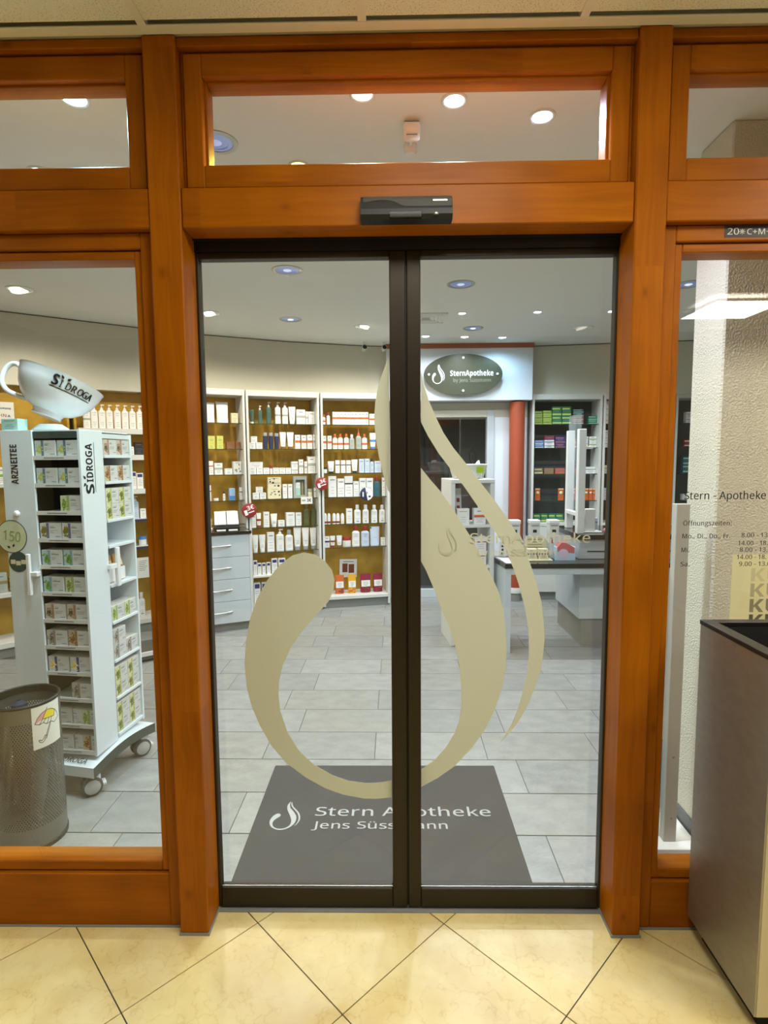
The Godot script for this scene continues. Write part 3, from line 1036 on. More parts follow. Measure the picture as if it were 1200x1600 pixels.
	obj("arm", arm.mesh(), M.white_gloss, d)


# ---- goods
func band(mb: MB, w: float, d: float, y0: float, y1: float, t := 0.0006) -> void:
	mb.box(Vector3(-w / 2, y0, d / 2), Vector3(w / 2, y1, d / 2 + t))


# thin rows of print on a front at z, between heights
func lines(mb: MB, w: float, h: float, z: float, from_: float, to_: float, n: int) -> void:
	for i in n:
		var y := lerpf(from_, to_, float(i) / maxi(n - 1, 1)) * h
		var half := w * rng.randf_range(0.16, 0.36)
		mb.box(Vector3(-half, y, z), Vector3(half, y + maxf(0.0022, h * 0.014), z + 0.0005))


func curved_band(mb: MB, w: float, d: float, y0: float, y1: float, power := 2.0) -> void:
	# a label wrapped round the front half of a superellipse body
	var grow := 0.0012
	var r := rings_of([[y0, w + grow, d + grow], [y1, w + grow, d + grow]], 28, power)
	for k in 28:
		var j := (k + 1) % 28
		if r[0][k].z > -0.001 and r[0][j].z > -0.001:
			mb.quad(r[0][k], r[0][j], r[1][j], r[1][k])


func product(kind: String, w: float, h: float, c1: String, c2: String) -> Dictionary:
	# returns {"name", "category", "parts": [[name, mesh, material], ...], "depth"}
	var a: Material = M[c1]
	var b: Material = M[c2]
	var body := MB.new()
	var acc := MB.new()
	var pr := MB.new()
	var parts := []
	var d := clampf(w * 0.72, 0.02, 0.065)
	match kind:
		"box", "spot", "boxn", "gift", "blis":
			if kind == "blis":
				d = 0.022
			if kind == "gift":
				d = 0.05
				for s in [-1.0, 1.0]:
					body.box(Vector3(s * w / 2 - (w * 0.16 if s > 0 else 0.0), 0, -d / 2), Vector3(s * w / 2 + (0.0 if s > 0 else w * 0.16), h, d / 2), 0.001)
				body.box(Vector3(-w * 0.34, 0, -d / 2), Vector3(w * 0.34, h * 0.12, d / 2))
				body.box(Vector3(-w * 0.34, h * 0.84, -d / 2), Vector3(w * 0.34, h, d / 2))
				body.box(Vector3(-w * 0.34, h * 0.12, -d / 2), Vector3(w * 0.34, h * 0.84, -d / 2 + 0.004))
				parts.append(["body", body.mesh(), a])
				var t1 := MB.new()
				t1.box(Vector3(-w * 0.31, h * 0.12, -d * 0.3), Vector3(0.02 * w, h * 0.70, d * 0.2), 0.001)
				parts.append(["inner_carton", t1.mesh(), M.W])
				var t2 := MB.new()
				t2.box(Vector3(-w * 0.312, h * 0.12, d * 0.2), Vector3(0.021 * w, h * 0.45, d * 0.2 + 0.001))
				parts.append(["inner_band", t2.mesh(), M.Z])
				var t3 := MB.new()
				t3.t = Transform3D(Basis(), Vector3(w * 0.19, h * 0.12, 0))
				t3.lathe([Vector2(w * 0.10, 0), Vector2(w * 0.10, h * 0.5), Vector2(w * 0.05, h * 0.54), Vector2(w * 0.05, h * 0.62), Vector2(0.0005, h * 0.62)], 14)
				parts.append(["inner_flask", t3.mesh(), M.E])
				return {"name": "gift_box", "category": "gift box", "parts": parts, "depth": d}
			body.box(Vector3(-w / 2, 0, -d / 2), Vector3(w / 2, h, d / 2), 0.0012)
			parts.append(["body", body.mesh(), a])
			if kind == "blis":
				acc.t = Transform3D(Basis(Vector3(1, 0, 0), PI / 2), Vector3(0, h * 0.62, d / 2))
				acc.lathe([Vector2(w * 0.34, -0.001), Vector2(w * 0.30, 0.006), Vector2(w * 0.20, 0.010), Vector2(0.0005, 0.011)], 16)
				acc.t = Transform3D()
				band(acc, w * 0.96, d, h * 0.90, h * 0.98)
				parts.append(["blister", acc.mesh(), b])
				return {"name": "blister_pack", "category": "medicine pack", "parts": parts, "depth": d}
			if kind == "boxn":
				acc.box(Vector3(-w * 0.38, h * 0.74, d / 2), Vector3(w * 0.38, h * 0.94, d / 2 + 0.0006))
				lines(pr, w, h, d / 2, 0.20, 0.60, 5)
			elif kind == "spot":
				for i in 7:
					var px := rng.randf_range(-0.40, 0.34) * w
					var py := rng.randf_range(0.10, 0.80) * h
					parts.append(["blot", bx(Vector3(px, py, d / 2), Vector3(px + w * rng.randf_range(0.06, 0.16), py + h * rng.randf_range(0.07, 0.16), d / 2 + 0.0006)), b])
				band(pr, w * 0.5, d, h * 0.88, h * 0.91)
			elif c2 in ["L", "Z"] or c1 in ["S", "I", "R", "P", "E", "H"]:
				acc.box(Vector3(-w * 0.5, h * 0.10, d / 2), Vector3(w * 0.5, h * 0.26, d / 2 + 0.0006))
				var top := MB.new()
				top.box(Vector3(-w * 0.5, h * 0.70, d / 2), Vector3(w * 0.34, h * 0.84, d / 2 + 0.0006))
				parts.append(["print_bar", top.mesh(), b])
				lines(pr, w, h, d / 2, 0.40, 0.58, 3)
			elif c2 in ["N", "Y", "B"]:
				lines(pr, w, h, d / 2, 0.16, 0.46, 3)
				band(acc, w * 0.62, d, h * 0.80, h * 0.845)
			elif c2 == "K" or c2 == "R":
				band(acc, w, d, h * 0.60, h * 0.665)
				lines(pr, w, h, d / 2, 0.16, 0.44, 3)
			elif c2 == "S":
				band(acc, w, d, h * 0.02, h * 0.36)
				lines(pr, w, h, d / 2, 0.50, 0.86, 3)
			else:
				band(acc, w, d, h * 0.44, h * 0.60)
				lines(pr, w, h, d / 2, 0.14, 0.34, 3)
				band(pr, w * 0.45, d, h * 0.80, h * 0.85)
			if acc.v.size():
				parts.append(["print_band", acc.mesh(), b if c2 != "N" else M.print])
			if pr.v.size():
				parts.append(["print", pr.mesh(), M.print])
			return {"name": "carton", "category": "carton", "parts": parts, "depth": d}
		"bottle", "spry", "roll":
			d = minf(w * 0.62, 0.05)
			var hb := h * (0.70 if kind == "bottle" else 0.58)
			if kind == "roll":
				d = w * 0.9
				body.loft(rings_of([[0, w, d], [h * 0.30, w, d], [h * 0.72, w, d], [h * 0.90, w * 0.80, d * 0.8], [h * 0.98, w * 0.4, d * 0.4], [h, w * 0.1, d * 0.1]], 16, 2.2))
				parts.append(["body", body.mesh(), a])
				curved_band(acc, w, d, h * 0.06, h * 0.24, 2.2)
				parts.append(["label", acc.mesh(), b if c2 != "W" else M.C])
				return {"name": "roll_on", "category": "roll-on", "parts": parts, "depth": d}
			body.loft(rings_of([[0, w * 0.94, d * 0.94], [h * 0.02, w, d], [hb * 0.93, w, d], [hb, w * 0.90, d * 0.88], [hb + h * 0.06, w * 0.44, d * 0.62], [hb + h * 0.10, w * 0.42, d * 0.6]], 20, 3.2))
			parts.append(["body", body.mesh(), a])
			var cp := MB.new()
			if kind == "spry":
				cp.loft(rings_of([[hb + h * 0.06, w * 0.50, w * 0.46], [hb + h * 0.18, w * 0.46, w * 0.42], [hb + h * 0.20, w * 0.22, w * 0.22], [h, w * 0.10, w * 0.10]], 14))
			else:
				cp.lathe([Vector2(w * 0.26, hb + h * 0.075), Vector2(w * 0.27, hb + h * 0.09), Vector2(w * 0.26, h * 0.985), Vector2(w * 0.24, h), Vector2(0.0005, h)], 16, 1.0, minf(1.0, d / w * 1.5))
			parts.append(["cap", cp.mesh(), b])
			if c2 == "O" and c1 == "W":
				curved_band(acc, w, d, hb * 0.40, hb * 0.58, 3.2)
				parts.append(["label", acc.mesh(), b])
			elif c1 == "W" and c2 == "W":
				curved_band(acc, w * 0.7, d, hb * 0.10, hb * 0.15, 3.2)
				parts.append(["label", acc.mesh(), M.K])
			lines(pr, w * 0.8, hb, d / 2 + 0.0001, 0.22, 0.34, 2)
			lines(pr, w * 0.8, hb, d / 2 + 0.0001, 0.66, 0.84, 3)
			parts.append(["print", pr.mesh(), M.print])
			return {"name": "bottle", "category": "bottle", "parts": parts, "depth": d}
		"pump":
			d = minf(w * 0.7, 0.05)
			var hb := h * 0.74
			body.loft(rings_of([[0, w * 0.95, d * 0.95], [h * 0.015, w, d], [hb * 0.95, w, d], [hb, w * 0.86, d * 0.84], [hb + h * 0.03, w * 0.50, d * 0.6]], 20, 3.4))
			parts.append(["body", body.mesh(), a])
			var cp := MB.new()
			cp.lathe([Vector2(w * 0.22, hb + h * 0.02), Vector2(w * 0.22, hb + h * 0.10), Vector2(w * 0.10, hb + h * 0.13), Vector2(w * 0.06, hb + h * 0.14), Vector2(w * 0.06, h * 0.955)], 12)
			cp.box(Vector3(-w * 0.14, h * 0.95, -w * 0.10), Vector3(w * 0.40, h, w * 0.10), 0.002)
			parts.append(["pump_head", cp.mesh(), M.W])
			if c2 == "G":
				curved_band(acc, w, d, hb * 0.48, hb * 0.60, 3.4)
				parts.append(["label", acc.mesh(), b])
			lines(pr, w * 0.8, hb, d / 2 + 0.0001, 0.14, 0.34, 3)
			lines(pr, w * 0.8, hb, d / 2 + 0.0001, 0.74, 0.86, 2)
			parts.append(["print", pr.mesh(), M.print])
			return {"name": "pump_bottle", "category": "bottle", "parts": parts, "depth": d}
		"tube":
			d = w * 0.5
			var hc := h * 0.14
			body.loft(rings_of([[hc, w * 0.70, d], [hc + h * 0.06, w * 0.78, d * 0.98], [h * 0.55, w * 0.88, d * 0.72], [h * 0.92, w * 0.99, 0.006], [h, w, 0.003]], 20, 2.2))
			parts.append(["body", body.mesh(), a])
			var cp := MB.new()
			cp.lathe([Vector2(0.0005, 0), Vector2(w * 0.33, 0), Vector2(w * 0.34, 0.003), Vector2(w * 0.35, hc), Vector2(0.0005, hc)], 18, 1.0, 0.75)
			parts.append(["cap", cp.mesh(), b])
			if c2 in ["R", "S"]:
				curved_band(acc, w * 0.86, d * 0.80, h * 0.44, h * 0.58, 2.2)
				parts.append(["label", acc.mesh(), b])
			lines(pr, w * 0.7, h, d * 0.47, 0.26, 0.40, 3)
			parts.append(["print", pr.mesh(), M.print])
			return {"name": "tube", "category": "tube", "parts": parts, "depth": d}
		"tubs":
			d = w * 0.9
			body.loft(rings_of([[0, w * 0.94, d * 0.94], [h * 0.02, w, d], [h * 0.78, w, d], [h * 0.80, w * 0.9, d * 0.9]], 18))
			parts.append(["body", body.mesh(), a])
			var cp := MB.new()
			cp.lathe([Vector2(w * 0.46, h * 0.80), Vector2(w * 0.46, h * 0.96), Vector2(w * 0.42, h), Vector2(0.0005, h)], 16)
			parts.append(["cap", cp.mesh(), b])
			return {"name": "flask", "category": "bottle", "parts": parts, "depth": d}
		"pouch", "snack":
			d = minf(w * 0.5, 0.06)
			body.loft(rings_of([[0, w * 0.90, d], [h * 0.04, w * 0.97, d * 1.0], [h * 0.35, w * 0.96, d * 0.86], [h * 0.70, w * 0.98, d * 0.42], [h * 0.93, w, 0.006], [h, w, 0.004]], 22, 2.6))
			parts.append(["bag", body.mesh(), a])
			if kind == "pouch":
				var cp := MB.new()
				cp.t = Transform3D(Basis(Vector3(0, 0, 1), 0.7), Vector3(-w * 0.44, h * 0.95, 0))
				cp.lathe([Vector2(0.009, -0.01), Vector2(0.009, 0.012), Vector2(0.007, 0.016), Vector2(0.0005, 0.016)], 10)
				parts.append(["spout", cp.mesh(), M.W if c2 != "G" else M.J])
				lines(pr, w * 0.8, h, d * 0.40, 0.20, 0.42, 3)
				parts.append(["print", pr.mesh(), M.N])
				return {"name": "refill_pouch", "category": "pouch", "parts": parts, "depth": d}
			acc.t = Transform3D(Basis(Vector3(1, 0, 0), -0.10), Vector3(0, h * 0.33, d * 0.47))
			acc.box(Vector3(-w * 0.42, 0, -0.006), Vector3(w * 0.42, h * 0.33, 0.0012))
			parts.append(["label", acc.mesh(), M.W])
			pr.t = Transform3D(Basis(Vector3(1, 0, 0), -0.10), Vector3(0, h * 0.33, d * 0.47))
			lines(pr, w * 0.75, h, 0.0013, 0.06, 0.24, 4)
			parts.append(["print", pr.mesh(), M.print])
			var bits := MB.new()
			for i in 9:
				bits.t = Transform3D(Basis.from_euler(Vector3(rng.randf(), rng.randf() * 3.0, rng.randf())), Vector3(rng.randf_range(-0.34, 0.34) * w, rng.randf_range(0.07, 0.26) * h, d * 0.43))
				bits.lathe([Vector2(0.0005, -0.007), Vector2(0.008, -0.004), Vector2(0.010, 0.002), Vector2(0.0005, 0.008)], 8)
			parts.append(["window_fruit", bits.mesh(), M.fruit if c1 != "Y" else M.O])
			return {"name": "snack_pouch", "category": "pouch", "parts": parts, "depth": d}
		"jar":
			d = w
			body.lathe([Vector2(0.0005, 0), Vector2(w * 0.46, 0), Vector2(w * 0.49, h * 0.04), Vector2(w * 0.49, h * 0.62), Vector2(w * 0.44, h * 0.66)], 20, 1.0, 0.8)
			parts.append(["body", body.mesh(), a])
			var cp := MB.new()
			cp.lathe([Vector2(w * 0.5, h * 0.65), Vector2(w * 0.5, h * 0.97), Vector2(w * 0.48, h), Vector2(0.0005, h)], 20, 1.0, 0.8)
			parts.append(["lid", cp.mesh(), b])
			return {"name": "jar", "category": "jar", "parts": parts, "depth": d * 0.8}
	return {}


var protos := {}
func put_goods(kind: String, w: float, h: float, c1: String, c2: String, at: Vector3, turn: float, label: String, group: String) -> Node3D:
	var key := "%s %d %d %s %s" % [kind, roundi(w * 1000), roundi(h * 1000), c1, c2]
	var r: Node3D
	if protos.has(key):
		var p: Dictionary = protos[key]
		r = p.node.duplicate()
		r.name = numbered(p.name)
		add_child(r)
		tag(r, label, p.category, group)
		r.set_meta("depth", p.depth)
	else:
		var p := product(kind, w, h, c1, c2)
		r = thing(p.name, label, p.category, Vector3(), 0.0, group)
		for q in p.parts:
			obj(q[0], q[1], q[2], r)
		p.node = r
		protos[key] = p
		r.set_meta("depth", p.depth)
	r.position = at
	r.rotation.y = turn
	return r


const ORD := ["first", "second", "third", "fourth", "fifth", "sixth", "seventh", "eighth", "ninth", "tenth", "eleventh", "twelfth"]


func shelf_goods(rows: Array, where: Dictionary) -> void:
	# each row: [bay, shelf height in mm, "kind offset width height base colour accent description|..."]
	for row in rows:
		var bay: Dictionary = where[row[0]]
		var items := []
		var count := {}
		for s in row[2].split("|"):
			var f: PackedStringArray = s.split(" ", true, 7)
			if f[0] == "rowb" or f[0] == "rowc":
				var n := 10 if f[0] == "rowb" else 2
				var wd := float(f[2]) / n
				for i in n:
					items.append(["box", float(f[1]) - float(f[2]) / 2 + wd * (i + 0.5), wd * 0.95, float(f[3]), 0.0, f[5], f[6], f[7]])
			else:
				items.append([f[0], float(f[1]), float(f[2]), float(f[3]), float(f[4]), f[5], f[6], f[7]])
		for it in items:
			count[it[7]] = count.get(it[7], 0) + 1
		var done := {}
		for it in items:
			var i: int = done.get(it[7], 0)
			done[it[7]] = i + 1
			var label: String = it[7]
			if count[it[7]] > 1:
				label += (", the left one" if i == 0 else ", the right one") if count[it[7]] == 2 else ", %s from left" % ORD[i]
			label += ", %s, %s" % [bay.shelves[row[1]], bay.called]
			if label.split(" ", false).size() > 16:
				label = label.replace(" from left", "")
			var w: float = it[2] * 0.001
			var r := put_goods(it[0], w, it[3] * 0.001, it[5], it[6], Vector3(), 0.0, label, "goods on the " + bay.called)
			var dep: float = r.get_meta("depth")
			r.transform = bay.frame * Transform3D(Basis(), Vector3(it[1] * 0.001, row[1] * 0.001 + it[4] * 0.001 + 0.0003, -0.10 - dep / 2 + 0.006))


# a bay: frame at its front left foot; x along the front, z out of it
func bay_frame(a: Vector2, b: Vector2) -> Transform3D:
	var d := (b - a).normalized()
	return Transform3D(Basis(Vector3(d.x, 0, d.y), Vector3(0, 1, 0), Vector3(-d.y, 0, d.x)), Vector3(a.x, 0, a.y))


func bay_shell(label: String, f: Transform3D, w: float, back: Material, tops: Array, top_h: float, foot: float, glass := true, depth := 0.30) -> Node3D:
	var o := thing("shelf_bay", label, "shelving")
	o.transform = f
	for x in [0.0, w - 0.022]:
		obj("side_panel", bx(Vector3(x, 0.02, -depth), Vector3(x + 0.022, top_h, 0.0), 0.002), M.shelf_white, o)
	obj("top_board", bx(Vector3(0.022, top_h - 0.056, -depth), Vector3(w - 0.022, top_h, -0.002), 0.002), M.shelf_white, o)
	obj("back_panel", bx(Vector3(0.022, foot, -depth + 0.004), Vector3(w - 0.022, top_h - 0.056, -depth + 0.016)), back, o)
	obj("bottom_board", bx(Vector3(0.022, foot - 0.035, -depth), Vector3(w - 0.022, foot, 0.004), 0.002), M.shelf_white, o)
	obj("plinth", bx(Vector3(0.0, 0.0, -depth), Vector3(w, foot - 0.035, -0.03)), M.plinth_grey, o)
	for y in tops:
		var p := obj("shelf", bx(Vector3(0.023, y - 0.008, -depth + 0.018), Vector3(w - 0.023, y, -0.044)), M.shelf_glass, o)
		obj("shelf_edge", bx(Vector3(0.023, y - 0.008, -0.044), Vector3(w - 0.023, y, -0.041)), M.glass_edge, p)
	return o


func gold_bays() -> void:
	var f1 := bay_frame(Vector2(-2.085, -3.49), Vector2(-1.442, -3.85))
	var f2 := bay_frame(Vector2(-1.43, -3.85), Vector2(-0.745, -4.12))
	var f3 := bay_frame(Vector2(-0.733, -4.13), Vector2(-0.03, -4.29))
	bay_shell("white framed shelf bay with gold back wall behind the drawer unit", f1, 0.737, M.gold_board, [1.948, 1.695, 1.443, 1.187, 0.95], 2.27, 0.13)
	bay_shell("white framed shelf bay with gold back wall, between two red round price signs", f2, 0.736, M.gold_board, [1.948, 1.695, 1.440, 1.188, 0.898, 0.642], 2.27, 0.095)
	bay_shell("white framed shelf bay with gold back wall and snack pouches at its foot", f3, 0.721, M.gold_board, [1.947, 1.692, 1.440, 1.187, 0.899, 0.648], 2.27, 0.13)
	# a white shelf low in the middle bay
	var ws := thing("shelf_board", "white board low in the middle gold bay, under slim indigo-marked cartons", "shelf")
	ws.transform = f2
	obj("board", bx(Vector3(0.023, 0.385, -0.28), Vector3(0.713, 0.405, -0.04), 0.002), M.shelf_white, ws)
	var names := {1948: "top shelf", 1947: "top shelf", 1695: "second shelf", 1692: "second shelf", 1443: "third shelf", 1440: "third shelf", 1187: "fourth shelf", 1188: "fourth shelf", 898: "fifth shelf", 899: "fifth shelf", 642: "sixth shelf", 648: "sixth shelf", 405: "white low shelf", 95: "bay floor", 130: "bay floor"}
	shelf_goods([
		["b1", 1948, "pouch 413 109 197 0 W Y white refill pouch standing|pouch 543 114 206 0 W Y white refill pouch standing|box 659 66 101 0 C Y cream carton with a pale label"],
		["b1", 1695, "box 424 65 68 0 L Y lime yellow carton in the lower layer|box 426 64 58 68 L Y lime yellow carton in the upper layer|box 506 61 69 0 L Y lime yellow carton in the lower layer|box 508 61 58 69 L Y lime yellow carton in the upper layer|box 610 79 70 0 B B low copper brown carton|box 685 50 70 0 B B low copper brown carton"],
		["b1", 1443, "box 371 23 125 0 W R narrow white carton with rosy band|box 411 44 135 0 W R slim white carton with rosy band|box 484 76 114 0 W G broad white carton with green print|box 582 74 59 0 W N low white carton with a dark mark|spot 669 82 128 0 W K square white carton with black blots"],
		["b1", 1187, "box 381 47 152 0 W R tall white carton with a red dash|jar 454 48 40 0 W B tiny white sample pot|bottle 529 24 88 0 W K thin white vial|box 609 58 117 0 U S sky blue carton, darker at the foot|box 696 27 124 0 W K white carton with a black line"],
		["b2", 1948, "tube 68 45 140 0 F W dark green tube on a white cap|pump 149 43 180 0 F W short green pump bottle|pump 237 51 220 0 F W tall green pump bottle|pump 329 56 223 0 W G white pump bottle with a grey-green band|pump 403 58 222 0 W G white pump bottle with a grey-green band|tube 476 72 179 0 W W white tube with grey lettering lines|box 565 90 151 0 W G broad white carton with a green band|box 628 25 133 0 W G narrow white carton with a green dash|box 677 65 133 0 W N broad white carton with faint blue print"],
		["b2", 1695, "box 66 59 65 0 W N low white carton with a grey stripe|box 131 60 65 0 W N low white carton with a grey stripe|box 81 61 61 65 W N white carton on top of two low cartons|tubs 195 45 165 0 D M navy blue tube with silver top|tubs 253 45 165 0 D M navy blue tube with silver top|tubs 311 45 160 0 D M navy blue tube with silver top|tube 375 66 173 0 W B broad white tube on a tan cap|tube 452 71 174 0 W B broad white tube on a tan cap|box 526 51 145 0 W O slim white carton with an orange-red band|box 591 49 142 0 W O slim white carton with an orange-red band|box 654 52 146 0 W O slim white carton with an orange-red band|box 699 20 147 0 W G slim white carton with a green band"],
		["b2", 1440, "box 61 63 66 0 W N low white carton with a grey stripe, bottom layer|box 129 63 65 0 W N low white carton with a grey stripe, bottom layer|box 196 60 64 0 W N low white carton with a grey stripe, bottom layer|box 97 129 58 66 W N long white carton lying over two others|jar 246 28 89 0 W R tiny white pot with rosy lid|box 294 60 63 0 W N flat white carton in a long row|box 359 61 62 0 W N flat white carton in a long row|box 422 55 61 0 W N flat white carton in a long row|box 488 65 60 0 W K white carton with slate band, lower of two|box 489 65 66 60 W K white carton with slate band, upper of two|box 557 45 146 0 W G slim white carton with olive dash|box 606 29 125 0 W G narrow white carton with grey-green print|box 669 81 178 0 W G large white carton with a grey-green print"],
		["b2", 1188, "box 85 63 64 0 W N low white carton under a stacked one|box 155 63 62 0 W N low white carton under a stacked one|box 121 68 58 64 W N white carton topping a small pyramid|spot 273 136 105 0 C K cream gift carton with sepia picture, lower|spot 276 136 114 105 C K cream gift carton with sepia picture, upper|box 382 45 145 0 W N slim white carton with a dark line|box 437 45 144 0 W N slim white carton with a dark line|gift 542 142 225 0 G F pale gift carton with a cut-out window|jar 646 50 89 0 C G cream pot with pale lid|box 699 21 97 0 W K small white carton with black print"],
		["b2", 898, "box 57 40 133 0 W N white carton with a black rule|tube 108 48 147 0 W R white tube with a red ring|box 184 59 154 0 W N tall white carton with black lettering lines|tube 262 69 133 0 W W plain white tube, widest at its crimp|box 337 66 61 0 W N small low white carton|box 433 88 137 0 W N broad white carton with two printed columns|box 518 59 134 0 W N slim white carton with a grey rule|bottle 604 68 222 0 V V olive green glass bottle|bottle 680 58 222 0 V V olive green glass bottle"],
		["b2", 642, "tube 66 61 178 0 W W slender white tube|tube 137 66 177 0 W W slender white tube|box 223 72 197 0 W N tall white carton with grey lettering lines|pump 321 80 224 0 W W square white pump bottle|bottle 416 79 212 0 W M white bottle with a grey cap|tube 504 80 232 0 W M large white tube on a grey cap|tube 591 76 227 0 W M large white tube on a grey cap|tube 674 70 223 0 W M large white tube on a grey cap"],
		["b2", 405, "boxn 58 36 150 0 W I slim white carton with indigo square|boxn 100 37 120 0 W I slim white carton with indigo square|boxn 145 35 119 0 W I slim white carton with indigo square|boxn 193 38 122 0 W I slim white carton with indigo square|boxn 255 57 156 0 W I broad white carton with indigo square|boxn 332 71 153 0 W I broad white carton with indigo square"],
		["b2", 95, "boxn 71 64 228 0 W I large white carton with indigo square|boxn 140 44 226 0 W I large white carton with indigo square"],
		["b3", 1947, "bottle 43 32 107 0 W O tiny white bottle with orange cap|bottle 90 35 128 0 W R tiny white bottle with red cap|rowb 326 383 135 0 W O white carton with an orange band in a tight row|rowc 562 67 118 0 W O shorter white carton ending the orange-banded row"],
		["b3", 1692, "box 45 36 140 0 W O slim white carton with orange band|box 99 42 140 0 W O slim white carton with orange band|bottle 158 50 160 0 W O white bottle with an orange cap and band|bottle 215 52 161 0 W O white bottle with an orange cap and band|bottle 279 51 161 0 W O white bottle with an orange cap and band|bottle 338 53 155 0 G W grey bottle with a round white cap|spry 411 58 222 0 G O grey spray bottle with a pointed orange top|bottle 475 56 160 0 W O white bottle with an orange cap and band|tube 566 70 173 0 W S white and blue tube on a blue cap"],
		["b3", 1440, "jar 47 40 63 0 W K flat white pot with dark lid|tube 111 70 125 0 W K short white tube on a black cap|box 180 46 135 0 W K white carton with a black belt|box 240 47 134 0 W K white carton with a black belt|box 297 46 134 0 W K white carton with a black belt|tube 364 68 142 0 W K broad white tube on a black cap|box 440 55 148 0 A N tall pale blue carton|box 500 52 149 0 A N tall pale blue carton|bottle 552 42 154 0 A K pale blue bottle with a black cap|box 616 71 123 0 A N short pale blue carton"],
		["b3", 1187, "box 122 84 220 0 W N tall white carton with fine lettering lines|box 212 73 192 0 W N slim white carton with fine lettering lines|box 297 86 218 0 W K tall white carton with a black mark|box 377 59 162 0 W N short white carton with grey bars|box 448 70 195 0 W N white carton, one of a matching pair|box 525 73 194 0 W N white carton, one of a matching pair|bottle 607 77 210 0 T R teal blue bottle with dark red cap|box 677 33 196 0 W N slim white carton at the bay end"],
		["b3", 899, "roll 42 31 114 0 W R small white roll-on|roll 80 33 113 0 W R small white roll-on|roll 135 38 112 0 W R small white roll-on|roll 177 37 111 0 W R small white roll-on|roll 226 38 109 0 W W small white roll-on|box 299 65 156 0 W N cream-white carton beside the roll-ons|bottle 389 71 195 0 W W white shampoo bottle with black base line|bottle 479 68 193 0 W W white shampoo bottle with black base line|bottle 574 68 190 0 W W white shampoo bottle with black base line|bottle 661 66 188 0 W W white shampoo bottle with black base line"],
		["b3", 648, "box 54 53 115 0 W I white carton with mauve print|tube 115 56 120 0 W R short white tube on a rosy cap|tube 187 60 121 0 W B short white tube on a brown cap|jar 271 92 100 0 W R broad white jar with a dark red lid|bottle 369 83 218 0 W R white flask with a dark red cap|bottle 471 89 214 0 A R pale blue flask with a dark red cap|pouch 579 104 204 0 A G pale blue refill pouch with green corner|box 669 50 81 0 W N small white carton with a grey line"],
		["b3", 130, "snack 185 98 204 0 O W orange snack pouch with a white label|snack 321 90 204 0 Y W yellow snack pouch with a white label|snack 471 116 204 0 Q W wide crimson snack pouch with a white label|snack 608 105 204 0 Q W slim crimson snack pouch with a white label"],
	], {"b1": {"frame": f1, "called": "drawer gold bay", "shelves": names}, "b2": {"frame": f2, "called": "middle gold bay", "shelves": names}, "b3": {"frame": f3, "called": "doorway gold bay", "shelves": names}})
	# price discs and cards on the bays
	round_sign(f1 * Vector3(0.741, 1.085, 0.035), f1, 0.074, "round dark red price disc on the post above the drawer unit", "R", "3€")
	round_sign(f2 * Vector3(0.742, 1.335, 0.03), f2, 0.066, "round red price disc on the post between the middle and doorway bays", "R", "3€")
	round_sign(f3 * Vector3(0.475, 1.215, -0.02), f3, 0.071, "round navy and white shelf sign hung below the white cartons", "D", "")
	card(f2 * Transform3D(Basis(), Vector3(0.594, 1.163, -0.035)), 0.122, 0.075, "small white price card under the framed gift box", "price card", "N")
	card(f3 * Transform3D(Basis(Vector3(0, 0, 1), -0.03), Vector3(0.305, 0.375, -0.275)), 0.195, 0.205, "pale square picture card on the gold wall above the snack pouches", "picture card", "fruit")
	card(f1 * Transform3D(Basis(Vector3(0, 0, 1), 0.03), Vector3(0.568, 1.025, -0.16)), 0.165, 0.105, "pale blue picture card above the slanted leaflet holder", "picture card", "S")


func round_sign(at: Vector3, f: Transform3D, r: float, label: String, c: String, text: String) -> void:
	var o := thing("price_disc", label, "price sign")
	o.transform = Transform3D(f.basis, at)
	var mb := MB.new()
	mb.t = Transform3D(Basis(Vector3(1, 0, 0), PI / 2), Vector3())
	mb.lathe([Vector2(0.0005, -0.002), Vector2(r, -0.002), Vector2(r, 0.001), Vector2(r * 0.98, 0.002), Vector2(0.0005, 0.002)], 32)
	obj("disc", mb.mesh(), M[c], o)
	var arm := MB.new()
	arm.box(Vector3(-0.006, -0.006, -0.027), Vector3(0.006, 0.006, -0.001))
	obj("clip", arm.mesh(), M.print, o)
	if text:
		var tb := Basis(Vector3(0, 0, 1), 0.30)
		letter("lettering", text, r * 0.95, r * 0.58, M.letter_white, o, Transform3D(tb, Vector3(-r * 0.22, -r * 0.02, 0.0024)), "sans bold", 0.001)
		for q in [[-0.72, -0.50, -0.30, 0.20], [-0.20, -0.34, 0.62, -0.20]]:
			var pk := MB.new()
			pk.t = Transform3D(tb, Vector3(0, 0, 0.0024))
			pk.box(Vector3(r * q[0], r * q[1], 0), Vector3(r * q[2], r * q[3], 0.001))
			obj("print", pk.mesh(), M.letter_white, o)
	else:
		var half := MB.new()
		var pts := PackedVector2Array()
		for i in 21:
			var b := lerpf(1.75, -1.40, i / 20.0)
			pts.append(Vector2(cos(b), sin(b)) * r * 0.97)
		half.prism(pts, 0.002, 0.003)
		obj("white_half", half.mesh(), M.letter_white, o)
		var pk := MB.new()
		pk.box(Vector3(-r * 0.62, -r * 0.40, 0.002), Vector3(-r * 0.42, r * 0.32, 0.0035))
		obj("print", pk.mesh(), M.letter_white, o)
		obj("print", bx(Vector3(r * 0.02, r * 0.02, 0.003), Vector3(r * 0.12, r * 0.36, 0.004)), M.K, o)
		obj("print", bx(Vector3(r * 0.30, -r * 0.50, 0.003), Vector3(r * 0.62, -r * 0.24, 0.004)), M.K, o)


